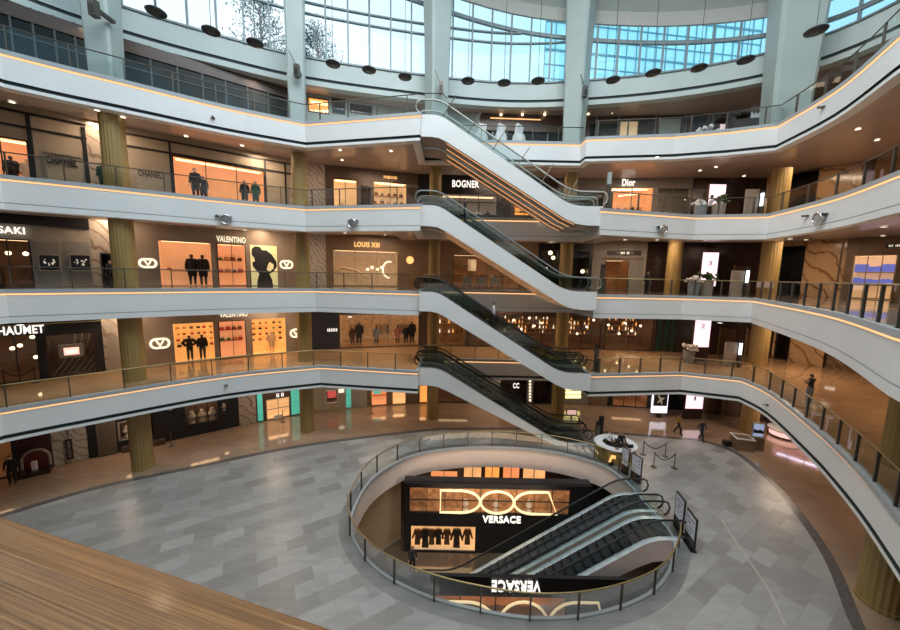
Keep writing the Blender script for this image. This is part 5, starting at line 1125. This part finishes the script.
# chrome floodlights on the fourth floor fascia and small cameras
def fascia_pt(u, v, k):
    best = None
    r = ray(u, v); P = VOID[k]
    for a, b in zip(P, P[1:]):
        d = b-a; den = r.x*d.y-r.y*d.x
        if abs(den) < 1e-9: continue
        t = (a.x*d.y-a.y*d.x)/den; q = (a.x*r.y-a.y*r.x)/den
        if t > 0.01 and 0 <= q <= 1 and (best is None or t < best[0]): best = (t, math.atan2(d.y, d.x))
    if best is None: print("NOFASCIA", u, v, k); return at(u, v, ZF[k]-0.8), 0.0
    t, a = best; return Vector((r.x*t, r.y*t, HC+r.z*t)), a
for u, v, lb in ((226, 220, 'chrome ring floodlight on the fascia above the yellow poster'), (354, 224, 'chrome ring floodlight on the fascia above the rounded window'), (660, 230, 'chrome ring floodlight on the fascia right of the escalators'), (824, 218, 'chrome ring floodlight on the curved fascia at the far right')):
    p, a = fascia_pt(u, v, 4); q = thing('ring_floodlight', lb, 'spotlight', p, a, 'chrome floodlights on the fourth floor fascia')
    R_ = .27 if u < 800 else .30
    MB().tube([(R_*math.cos(2*PI*k/18), -.30, R_*math.sin(2*PI*k/18)) for k in range(18)], .05, 6, True).build('ring', CHROME, q, ws=False, smooth=True)
    o = MB().lathe([(.2, 0), (.2, .25), (.12, .3)], 14).build('lamp_body', STEEL, q, ws=False); o.data.transform(Matrix.Rotation(-PI/2, 4, 'X') @ Matrix.Translation((0, 0, -.32)))
    MB().bx(-.32, .32, -.30, -.02, .16, .22).build('bracket', RAILM, q, ws=False)
for u, v, k, lb in ((213, 118, 5, 'small dark camera on the left fascia of the fifth floor'), (824, 107, 5, 'small dark camera on the right fascia of the fifth floor'), (768, 405, 2, 'small pale camera on the right fascia of the second floor'), (226, 385, 2, 'small pale camera on the left fascia of the second floor'), (808, 216, 4, 'tiny camera beside the chrome floodlight at the far right'), (217, 216, 4, 'tiny camera beside the chrome floodlight above the yellow poster')):
    p, a = fascia_pt(u, v, k); q = thing('fascia_camera', lb, 'camera', p, a)
    MB().bx(-.10, .10, -.10, 0.01, -.04, .04).build('mount', RAILM, q, ws=False); MB().bx(-.04, .04, -.28, -.10, -.05, .05).build('housing', STEEL if k == 2 else RAILM, q, ws=False)
# downlights
for k, l, nm in ((5, [(12, 102), (97, 110), (123, 117), (186, 136), (242, 145.5), (340, 150), (391, 151), (342, 160), (657, 157), (700, 170.5), (744, 176), (858, 129), (877, 140), (716, 167)], 'fifth floor gallery'),
              (4, [(24, 217), (110, 226), (190, 229), (245, 230), (345, 233), (385, 235), (625, 240), (657, 240), (705, 240), (790, 239), (806, 240), (884, 227), (883, 236), (822, 248)], 'fourth floor gallery'),
              (3, [(20, 325), (350, 317), (700, 322), (720, 323)], 'third floor gallery')):
    downs(l, ZF[k]-1.56, 'downlights under the %s' % nm, 'small round downlight in the soffit under the %s' % nm)

# ------------------------------------------------------------------ ground floor furniture
q = thing('reception_desk', 'oval reception desk with a ribbed brass front and white top', 'desk', (11.45, 21.95, 0)); q.scale = (.92, .95, 1)
m = MB(); nf = 56
for i in range(nf):
    ra, rb = 1.22*(1-.03*(i % 2)), 1.22*(1-.03*((i+1) % 2)); a, b = 2*PI*i/nf, 2*PI*(i+1)/nf
    m.quad((ra*1.15*math.cos(a), ra*math.sin(a), .02), (rb*1.15*math.cos(b), rb*math.sin(b), .02), (rb*1.15*math.cos(b), rb*math.sin(b), 1.0), (ra*1.15*math.cos(a), ra*math.sin(a), 1.0))
m.build('ribbed_front', BRASS, q, ws=False)
m = MB(); n_ = 40
for i in range(n_):
    a, b = 2*PI*i/n_, 2*PI*(i+1)/n_
    def P_(r, an, z): return (r*1.15*math.cos(an), r*math.sin(an), z)
    m.quad(P_(.78, a, 1.08), P_(1.30, a, 1.08), P_(1.30, b, 1.08), P_(.78, b, 1.08)).quad(P_(1.30, a, 1.0), P_(1.30, b, 1.0), P_(1.30, b, 1.08), P_(1.30, a, 1.08)).quad(P_(.78, b, 1.0), P_(.78, a, 1.0), P_(.78, a, 1.08), P_(.78, b, 1.08))
m.build('counter_top', CWHITE, q, ws=False)
for x, y, lb in ((-.42, -.90, 'black screen at the left on the reception desk'), (.40, -.95, 'black screen at the right on the reception desk')):
    q = thing('monitor', lb, 'screen', (11.55+x, 21.95+y, 1.084), .1)
    MB().bx(-.2, .2, -.02, .02, .12, .36).build('panel', BLACKG, q, ws=False); MB().bx(-.02, .02, -.01, .03, 0, .12).build('stand', BLACK, q, ws=False); MB().bx(-.1, .1, -.06, .08, 0, .01).build('base', BLACK, q, ws=False)
figure('person', 'dark haired receptionist in a white shirt sitting at the left inside the oval desk', 'person', 'sit', (11.15, 22.25, .10), 0.2, outfit(CWHITE, CBLACK))
figure('person', 'dark haired receptionist in black sitting at the right inside the oval desk', 'person', 'sit', (11.95, 22.15, .06), -0.3, outfit(CBLACK, CBLACK))
for x, y, lb in ((11.15, 22.27, 'black stool under the receptionist in white'), (11.95, 22.17, 'black stool under the receptionist in black')):
    q = thing('bar_stool', lb, 'stool', (x, y, .01)); MB().lathe([(.2, 0), (.2, .03), (.03, .05), (.03, .80)], 12).build('pole', STEEL, q, ws=False); MB().lathe([(.17, .80), (.19, .84), (.17, .87)], 14).build('seat', BLACK, q, ws=False)
m = MB(); q = thing('arrow_sign', 'small glowing arrow sign standing before the reception desk', 'sign', at(613, 466, 0)+Vector((0, 0, 0)))
m.extr([(-.30, 0, .25), (-.18, 0, .25), (-.10, 0, .50), (.10, 0, .50), (.16, 0, .25), (.28, 0, .25), (.16, 0, .72), (-.16, 0, .72)], (0, .05, 0)).build('lit_shape', SIGNO, q, ws=False); MB().bx(-.28, .28, .01, .06, 0, .25).build('stand', BLACK, q, ws=False)
def stanchion(p, lb):
    q = thing('rope_stanchion', lb, 'stanchion', p); MB().lathe([(.20, 0), (.20, .025), (.05, .06), (.03, .08), (.03, .92), (.05, .95), (.05, 1.0), (.02, 1.02)], 14).build('post', RAILM, q, ws=False, smooth=False); return q
prs = [(at(643, 454.5, 0), at(665, 456.5, 0), 'rear'), (at(653.5, 467, 0), at(674, 468, 0), 'front')]
for a, b, nm in prs:
    stanchion(a, 'left bronze stanchion of the %s roped pair on the grey floor' % nm); stanchion(b, 'right bronze stanchion of the %s roped pair on the grey floor' % nm)
    tag(MB().tube([a+(b-a)*(0.03+.94*i/10)+Vector((0, 0, .90-.38*math.sin(PI*i/10))) for i in range(11)], .03, 6).build('barrier_rope', CBLACK), 'sagging black rope of the %s stanchion pair' % nm, 'rope')
for u, v, lb in ((171.5, 446, 'dark stanchion standing before the black jewellery shop'), (283, 422, 'dark stanchion left of the second column on the ground floor'), (371.5, 413, 'dark stanchion right of the second column on the ground floor')): stanchion(at(u, v, 0), lb)
# sign boards at the head of the basement escalators
def board(p0, p1, h, lb, seed):
    d = (p1-p0); L_ = d.length; a = math.atan2(d.y, d.x); q = thing('notice_board', lb, 'sign', p0, a)
    MB().bx(0, L_, -.03, .03, .55, h).build('panel', pbr('notice_white', (0.66, 0.69, 0.78), 0.4), q, ws=False)
    MB().bx(-.03, L_+.03, -.04, .04, h, h+.05).bx(-.03, 0, -.04, .04, .02, h).bx(L_, L_+.03, -.04, .04, .02, h).build('frame', BLACK, q, ws=False)
    MB().bx(0, L_, -.035, .035, .02, .55).build('lower_panel', ESPRESSO, q, ws=False); MB().bx(0, L_, -.12, .15, 0, .02).build('base', BLACK, q, ws=False)
    m = MB(); rnd = random.Random(seed)
    for side in (-.036, .032):
        for i in range(4):
            for j in range(4):
                if rnd.random() < .62: m.bx(L_*(.16+.18*j), L_*(.16+.18*j+.12), side, side+.004, h-.28-.2*i, h-.22-.2*i)
    m.build('print', pbr('print_ink', (0.10, 0.11, 0.16), 0.6), q, ws=False); return q
board(Vector((11.12, 20.3, 0)), Vector((11.27, 19.85, 0)), 1.65, 'narrow white notice board beside the reception end of the oval railing', 1)
board(Vector((11.35, 19.6, 0)), Vector((11.55, 18.95, 0)), 1.6, 'dark framed notice board next to the narrow one near the reception desk', 2)
board(Vector((11.50, 15.75, 0)), Vector((11.36, 14.98, 0)), 1.7, 'white notice board with rows of dark print at the right of the basement escalators', 3)
board(Vector((11.33, 14.72, 0)), Vector((11.17, 13.92, 0)), 1.55, 'white notice board with a dark lower part, nearest of the boards by the oval', 4)
# planter box and screen by the right column
q = thing('planter_box', 'square dark wooden planter box with a pale rim before the right column', 'planter', (21.55, 23.6, 0), -.25); q.scale = (.66, .8, .9)
MB().bx(-.85, .85, -.6, .6, 0.02, .95).build('box', MIDBROWN, q, ws=False); MB().bx(-.9, .9, -.66, -.52, .95, 1.02).bx(-.9, .9, .52, .66, .95, 1.02).bx(-.9, -.76, -.52, .52, .95, 1.02).bx(.76, .9, -.52, .52, .95, 1.02).build('rim', CWHITE, q, ws=False); MB().bx(-.76, .76, -.52, .52, .9, .93).build('inner', BLACK, q, ws=False)
q = thing('screen_kiosk', 'dark wooden kiosk with a blue grey landscape screen beside the planter box', 'kiosk', (22.55, 23.55, 0), -.25); q.scale = (.7, .9, .95)
MB().bx(-.5, .5, -.3, .3, 0.02, 1.0).build('base', MIDBROWN, q, ws=False); MB().bx(-.5, .5, -.08, .08, 1.0, 2.1).build('bezel', STEEL, q, ws=False); MB().bx(-.44, .44, -.10, -.08, 1.06, 2.04).build('screen', pbr('blue_screen', (0.3, 0.36, 0.5), 0.3, emit=(0.45, 0.55, 0.8), es=0.5), q, ws=False); MB().poly([(-.44, -.105, 1.3), (.44, -.105, 1.3), (.44, -.105, 1.5), (.15, -.105, 1.62), (-.1, -.105, 1.55), (-.44, -.105, 1.62)]).build('picture', CNAVY, q, ws=False)
q = thing('low_bin', 'small black bin at the left foot of the planter box', 'bin', (20.75, 23.95, 0)); MB().extr([(-.2, -.2, 0), (.2, -.2, 0), (.2, .2, 0), (-.2, .2, 0)], (0, 0, .4)).build('bin_body', BLACK, q, ws=False); MB().lathe([(.16, .4), (.14, .44)], 10).build('rim', RAILM, q, ws=False)
# pink totems, one per floor, with the floor number
for k, r_, num, y in ((1, (686, 393.5, 703, 408.5), '1', 28.6), (2, (694.5, 316, 710, 347), '2', 27.4), (3, (701.5, 252.5, 717, 286), '3', 27.4), (4, (709, 184.5, 725, 205), '4', 27.0)):
    um, vm = (r_[0]+r_[2])/2, (r_[1]+r_[3])/2; a = aty(r_[0], vm, y); b = aty(r_[2], vm, y); z0 = max(ZF[k]+.35, aty(um, r_[3], y).z); z1 = min(aty(um, r_[1], y).z, ZF[k]+3.8); w_ = b.x-a.x
    q = thing('lit_totem', 'pink glowing lift lobby totem%s on the %s floor' % (' showing number '+num if k < 4 else ' behind two round planters', NM[k]), 'sign', (a.x, y, ZF[k]+.06)); f0 = ZF[k]+.06
    MB().bx(-.03, w_+.03, 0, .2, 0, z1-f0+.03).build('body', ESPRESSO, q, ws=False); MB().bx(0, w_, -.03, 0, z0-f0, z1-f0).build('screen', PINKS, q, ws=False)
    if k < 4:
        zc = z1-f0-(z1-z0)*.32; add_text(MB(), num, w_*(.45 if num == '1' else .38), w_*(.55 if num == '1' else .62), zc-.18, zc+.18, -.03, 0, .01).build('number', CGREY, q, ws=False)
for k, u, v, y in ((4, 763.5, 187, 25.2), (3, 748, 272, 25.6), (2, 740.5, 349, 25.6)):
    p = aty(u, v, y); z = ZF[k]+.06; q = thing('dispenser_stand', 'grey stand with a slim white lit column beside the big column on the %s floor' % NM[k], 'stand', (p.x, y, z))
    MB().bx(-1.0, -.15, .1, .3, 0, 2.2 if k == 4 else 1.9).build('panel', GREYSTONE, q, ws=False); MB().lathe([(.1, 1.0), (.1, 1.9)], 10).build('lit_column', emis('cool_white_glow', (.85, .92, 1), 2.2), q, ws=False); MB().lathe([(.16, 0), (.12, .06), (.1, 1.0)], 10).build('pole', RAILM, q, ws=False); MB().lathe([(.13, 1.9), (.11, 2.1)], 10).build('cap', BLACK, q, ws=False)
def planter(p, r, h, lb, flower, seed):
    random.seed(seed); q = thing('round_planter', lb, 'planter', p); MB().lathe([(r*.85, 0), (r, h), (r*.9, h), (r*.85, h-.1)], 16).build('pot', GREYSTONE if not flower else CGREY, q, ws=False)
    m = MB()
    for i in range(26): an = random.uniform(0, 6.28); rr = random.uniform(0, r*1.5); m.blob((rr*math.cos(an), rr*math.sin(an), h+random.uniform(0.02, .4 if flower else .6)), random.uniform(.08, .16))
    m.build('blossom' if flower else 'foliage', PETAL if flower else LEAF, q, ws=False)
for k, u, v, fl, lb in ((4, 701, 213, True, 'round grey planter of white flowers on the fourth floor, left of the pair'), (4, 719, 213, False, 'taller grey planter with dark leaves on the fourth floor, right of the pair'), (3, 694, 293, True, 'round grey planter of white flowers beside the third floor totem'), (3, 707, 293, False, 'round grey planter with dark leaves before the third floor totem'), (2, 688, 362, True, 'black planter of white flowers near the second floor totem'), (5, 706, 131, True, 'round planter of pale flowers at the fifth floor railing')):
    p = at(u, v, ZF[k]+.06) if k in (2, 5, 4) else Vector((aty(u, 285, 26.0).x, 26.0, ZF[k]+.06))
    if k == 4: p = Vector((aty(u, 205, 25.5).x, 25.5, ZF[k]+.06))
    if k == 5: p = Vector((aty(u, 125, 26.5).x, 26.5, ZF[k]+.06))
    planter(p, .42, 1.15 if not fl else 1.0, lb, fl, u)
# posts where the escalators land on the right
for k, y in ((4, 22.0), (3, 22.0), (2, 22.0), (1, 22.0)):
    z = ZF[k]+(.11 if k > 1 else 0); x = 10.35
    q = thing('gate_post', 'tall dark post with a pale head where the escalator lands on the %s floor' % NM[k], 'post', (x if k > 1 else 10.75, y+1.35 if k > 1 else 23.2, z)); MB().bx(-.12, .12, -.12, .12, 0, 1.75).build('post', RAILM, q, ws=False); MB().bx(-.10, .10, -.13, .10, 1.75, 2.5 if k == 4 else 2.0).build('head', GREYGREEN if k == 4 else BLACK, q, ws=False)
q = thing('dark_totem', 'slim black totem standing behind the reception desk', 'sign', at(600, 437, 0)); MB().bx(-.16, .16, -.08, .08, 0.03, 1.7).build('panel', BLACK, q, ws=False); MB().bx(-.25, .25, -.2, .2, 0, .03).build('base', RAILM, q, ws=False)
q = thing('small_screen', 'small pink screen at the foot of the lowest escalator', 'screen', at(571, 421, 0)); MB().bx(-.45, .45, -.05, .05, .5, 1.05).build('panel', BLACK, q, ws=False); MB().bx(-.38, .38, -.07, -.05, .55, 1.0).build('display', pbr('rose_screen', (.7, .45, .38), .4, emit=(1, .6, .5), es=.6), q, ws=False); MB().bx(-.05, .05, -.03, .03, 0, .5).build('stand', BLACK, q, ws=False)
# fifth floor: tables under white cloths
for i, (u, x_) in enumerate(((488, 0), (500, 0), (511, 0))):
    p = aty(u, 136, 27.8)+Vector((i*.55-.5, 0, 0)); q = thing('draped_table', ['left table under a white cloth behind the top escalator', 'middle table under a white cloth behind the top escalator', 'right table under a white cloth behind the top escalator'][i], 'table', (p.x, 27.8, 22.06), .3*i)
    MB().lathe([(.62, .05), (.55, .5), (.46, .95), (.42, 1.02), (.05, 1.04)], 14, flute=.12).build('cloth', CWHITE, q, ws=False); MB().lathe([(.2, 0), (.2, .05), (.05, .06), (.05, .9)], 8).build('pedestal', BLACK, q, ws=False)
    MB().extr([(-.35, -.1, 1.05), (.3, -.1, 1.05), (.4, -.1, 1.7), (-.2, -.1, 1.85)], (0, .25, 0)).build('folded_cloth', CWHITE, q, ws=False)
q = thing('host_stand', 'white host stand with a pale pink panel at the fifth floor restaurant', 'stand', (aty(722, 122, 26.6).x, 26.6, 22.06)); MB().bx(-.45, .45, -.25, .25, 0, 1.2).build('body', CWHITE, q, ws=False); MB().bx(-.3, .1, -.27, -.25, .4, 1.5).build('panel', pbr('pale_pink', (.7, .5, .5), .5, emit=(1, .7, .7), es=.4), q, ws=False)

# ------------------------------------------------------------------ people
def stand_at(u, v, z): return at(u, v, z)
figure('person', 'woman in black top and grey trousers seen from behind on the second floor gallery', 'person', 'phone', (19.75, 17.95, 5.55), PI+.1, [('top', CBLACK, VEST, .015), ('trousers', CGREY, LEGS, .02), ('shoe', CWHITE, ('foot',), .012)])
figure('person', 'man in a dark suit walking across the ground floor lobby', 'person', 'walk', at(701, 441, 0), .3, outfit(CNAVY, CNAVY, coat=None))
figure('person', 'person in an ochre jacket and dark trousers walking on the ground floor', 'person', 'walk', at(677.5, 434, 0), .9, outfit(CYEL, CBLACK))
ex = lambda k, x: ZF[k]+(.14 if k < 5 else .04)-5.3*max(0, min(1, (x+.85)/8.4))
figure('person', 'person in black riding the second escalator near its top', 'person', 'stand', (.85, 23.1, ex(4, .85)), PI*.5, outfit(CBLACK, CBLACK))
figure('person', 'person in a white shirt riding the third escalator', 'person', 'stand', (3.0, 23.1, ex(3, 3.0)), PI*.5, outfit(CWHITE, CNAVY))
figure('person', 'person in dark clothes standing on the basement floor left of the escalators', 'person', 'stand', (-2.0, 18.9, -6.0), .4, outfit(CNAVY, CBLACK))
for u, v, k, lb, top, hh, dist in ((195, 180, 4, 'tall person in a long black coat before the orange windows on the fourth floor', CBLACK, 1.12, 21.9), (203, 184, 4, 'shorter person in dark clothes behind the tall one on the fourth floor', CNAVY, .98, 22.7), (244.5, 190, 4, 'person in a black jacket, left one of the pair before the orange windows', CBLACK, 1.04, 24.0), (255.5, 190, 4, 'person in a grey green coat, right one of the pair before the orange windows', CGREEN, 1.04, 24.2), (102.5, 172, 4, 'person in dark green partly hidden by the first fluted column on the fourth floor', CGREEN, 1.0, 20.3), (111, 275, 3, 'person in black standing in the dark doorway left of the column on the third floor', CBLACK, .95, 21.3)):
    p = aty(u, v, dist); figure('person', lb, 'person', 'stand', (p.x, dist, ZF[k]+.055), .3, outfit(top, CBLACK, coat=top if k == 4 else None), h=hh)
figure('person', 'person in black at the railing before the lift lobby on the third floor', 'person', 'stand', (aty(648, 275, 26.5).x, 26.5, 11.06), 0, outfit(CBLACK, CBLACK))
figure('person', 'person in dark clothes at the entrance on the far left of the ground floor', 'person', 'stand', (at(13, 484, 0).x, at(13, 484, 0).y, 0.01), .6, outfit(CBLACK, CBLACK))

# ------------------------------------------------------------------ outside the windows
def tree(loc, h, lb, seed):
    rnd = random.Random(seed); q = thing('tree', lb, 'tree', loc); m = MB(); lf = MB()
    m.tube([(0, 0, 0), (.1, 0, h*.5), (0, 0, h*.95)], [.18, .11, .03], 6)
    for i in range(46):
        z = h*rnd.uniform(.25, .95); a = rnd.uniform(0, 6.28); l = (h*.30)*(1.15-z/h)+.5; e = Vector((l*math.cos(a), l*math.sin(a), z+l*.5)); m.tube([(0, 0, z), e*.5+Vector((0, 0, z*.5+.1)), e], [.05, .03, .012], 4, cap=False)
        for j in range(34):
            c = Vector((0, 0, z)).lerp(e, rnd.uniform(.35, 1.1))+Vector((rnd.gauss(0, .35), rnd.gauss(0, .35), rnd.gauss(0, .3))); s_ = rnd.uniform(.07, .14); d1 = Vector((rnd.uniform(-1, 1), rnd.uniform(-1, 1), rnd.uniform(-1, 1))).normalized()*s_; d2 = d1.orthogonal().normalized()*s_*.6; lf.quad(c-d1, c-d2, c+d1, c+d2)
    m.build('trunk', BARK, q, ws=False); lf.build('foliage', pbr('outdoor_leaf', (0.10, 0.20, 0.22), .7, var=.4), q, ws=False)
tree((-17.2, 32.5, 27.96), 8.8, 'airy tree outside the windows left of the second grey column', 3)
tree((-12.6, 33.5, 27.96), 6.2, 'smaller airy tree outside just right of the second grey column', 5)
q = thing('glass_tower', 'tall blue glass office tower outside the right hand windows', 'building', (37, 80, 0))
bl = pbr('tower_glass', (0.30, 0.60, 0.70), .25, var=.15, scale=.2, emit=(.40, .78, .88), es=.48); MB().obx((37, 80), (1, .12), 44, 20, 0.02, 95).build('facade', bl, q)  # daylight on the tower put into its glass as self-glow
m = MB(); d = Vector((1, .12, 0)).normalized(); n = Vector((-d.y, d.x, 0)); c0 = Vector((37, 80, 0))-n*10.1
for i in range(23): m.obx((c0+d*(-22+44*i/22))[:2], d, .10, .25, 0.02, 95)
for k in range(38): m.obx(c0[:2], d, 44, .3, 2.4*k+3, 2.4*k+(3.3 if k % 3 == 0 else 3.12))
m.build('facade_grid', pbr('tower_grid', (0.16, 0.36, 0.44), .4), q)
def out(q):
    for o in [q]+list(q.children_recursive): bpy.data.objects.remove(o)
for p in PROTOS: out(p)
# ------------------------------------------------------------------ tell look-alikes apart by their place in the row
bpy.context.view_layer.update()
ORD = 'first second third fourth fifth sixth seventh eighth ninth tenth eleventh twelfth thirteenth fourteenth fifteenth sixteenth'.split()
def see(p):
    q = Vector((CR.x*p.x+CF.x*p.y-CN.x*(p.z-HC), CR.y*p.x+CF.y*p.y-CN.y*(p.z-HC), CR.z*p.x+CF.z*p.y-CN.z*(p.z-HC)))
    return 450+FOC*q.x/q.z
same = {}
for o in bpy.data.objects:
    if o.parent is None and o.get('label'): same.setdefault(o['label'], []).append(o)
for lb, l in same.items():
    if not 2 <= len(l) <= 20: continue
    rows = []
    for o in sorted(l, key=lambda o: -o.location.z):
        if 'shelf' in lb or 'box' in lb or 'ware' in lb or 'bottle' in lb or 'bag' in lb:
            if rows and abs(rows[-1][0].location.z-o.location.z) < 0.15: rows[-1].append(o)
            else: rows.append([o])
        else:
            if rows: rows[0].append(o)
            else: rows.append([o])
    for i, r in enumerate(rows):
        r.sort(key=lambda o: see(o.location))
        for j, o in enumerate(r):
            rn = '' if len(rows) == 1 else ('upper row, ' if i == 0 else ('lower row, ' if i == len(rows)-1 else 'middle row, '))
            o['label'] = '%s, %s%s from the left' % (lb, rn, ORD[j])
# ------------------------------------------------------------------ light
w = bpy.data.worlds.new('sky'); bpy.context.scene.world = w; w.use_nodes = True
nt = w.node_tree; bg = nt.nodes['Background']; L = nt.links.new
tc = nt.nodes.new('ShaderNodeTexCoord'); sp = nt.nodes.new('ShaderNodeSeparateXYZ'); mr = nt.nodes.new('ShaderNodeMapRange')
mr.inputs['From Min'].default_value = -0.35; mr.inputs['From Max'].default_value = 0.35
cr = nt.nodes.new('ShaderNodeValToRGB')
cr.color_ramp.elements[0].color = (0.97, 0.98, 1.0, 1); cr.color_ramp.elements[1].color = (0.42, 0.74, 0.95, 1)
L(tc.outputs['Generated'], sp.inputs[0]); L(sp.outputs['X'], mr.inputs['Value']); L(mr.outputs['Result'], cr.inputs['Fac']); L(cr.outputs['Color'], bg.inputs['Color'])
bg.inputs['Strength'].default_value = 1.15
def area(loc, sx, sy, pw, col, rot=(0, 0, 0)):
    l = bpy.data.lights.new('area_lamp', 'AREA'); l.shape = 'RECTANGLE'; l.size = sx; l.size_y = sy; l.energy = pw; l.color = col
    o = bpy.data.objects.new('area_lamp', l); C.objects.link(o); o.location = loc; o.rotation_euler = rot; return o
area((1, 10, 37.5), 24, 16, ROOF_FILL_POW, (0.97, 0.99, 1.0))  # added fill lamp under the roof glass, brightens atrium and fascias
WARM = (1.0, 0.74, 0.52)
for k in (1, 2, 3, 4, 5):
    zc = {1: 4.35, 2: 9.85, 3: 15.35, 4: 20.85, 5: 26.0}[k]
    p = {1: 115, 2: 185, 3: 200, 4: 220, 5: 35}[k]
    for x, y, rz, f in ((-20.3, 20.6, -0.7, 1), (-13.2, 25.2, -0.6, 1), (-5.5, 27.6, -0.2, 1), (4.5, 29.2, 0, 1), (16, 27.6, 0.0, 1.1), (25, 24, 1.2, 1.2), (24, 14, 1.3, 1.3)):
        area((x, y, zc), 3.5, 0.8, p*f, WARM, (0, 0, rz))
area((3, 19.0, -1.2), 8, 1.0, 160, WARM, (0.9, 0, 0)); area((3, 23.5, -1.7), 10, 1.0, 60, WARM); area((-3, 14, -2.0), 2, 6, 60, WARM); area((7, 12.0, -2.0), 8, 0.6, 60, WARM)  # added fill lamps lightening the basement rim and escalator sides
sc = bpy.context.scene
sc.view_settings.view_transform = 'Standard'; sc.view_settings.look = 'None'; sc.view_settings.exposure = EXPO; sc.view_settings.gamma = 1.0
sc.cycles.use_denoising = True; sc.cycles.transparent_max_bounces = 20; sc.cycles.max_bounces = 7; sc.cycles.sample_clamp_indirect = 4.0
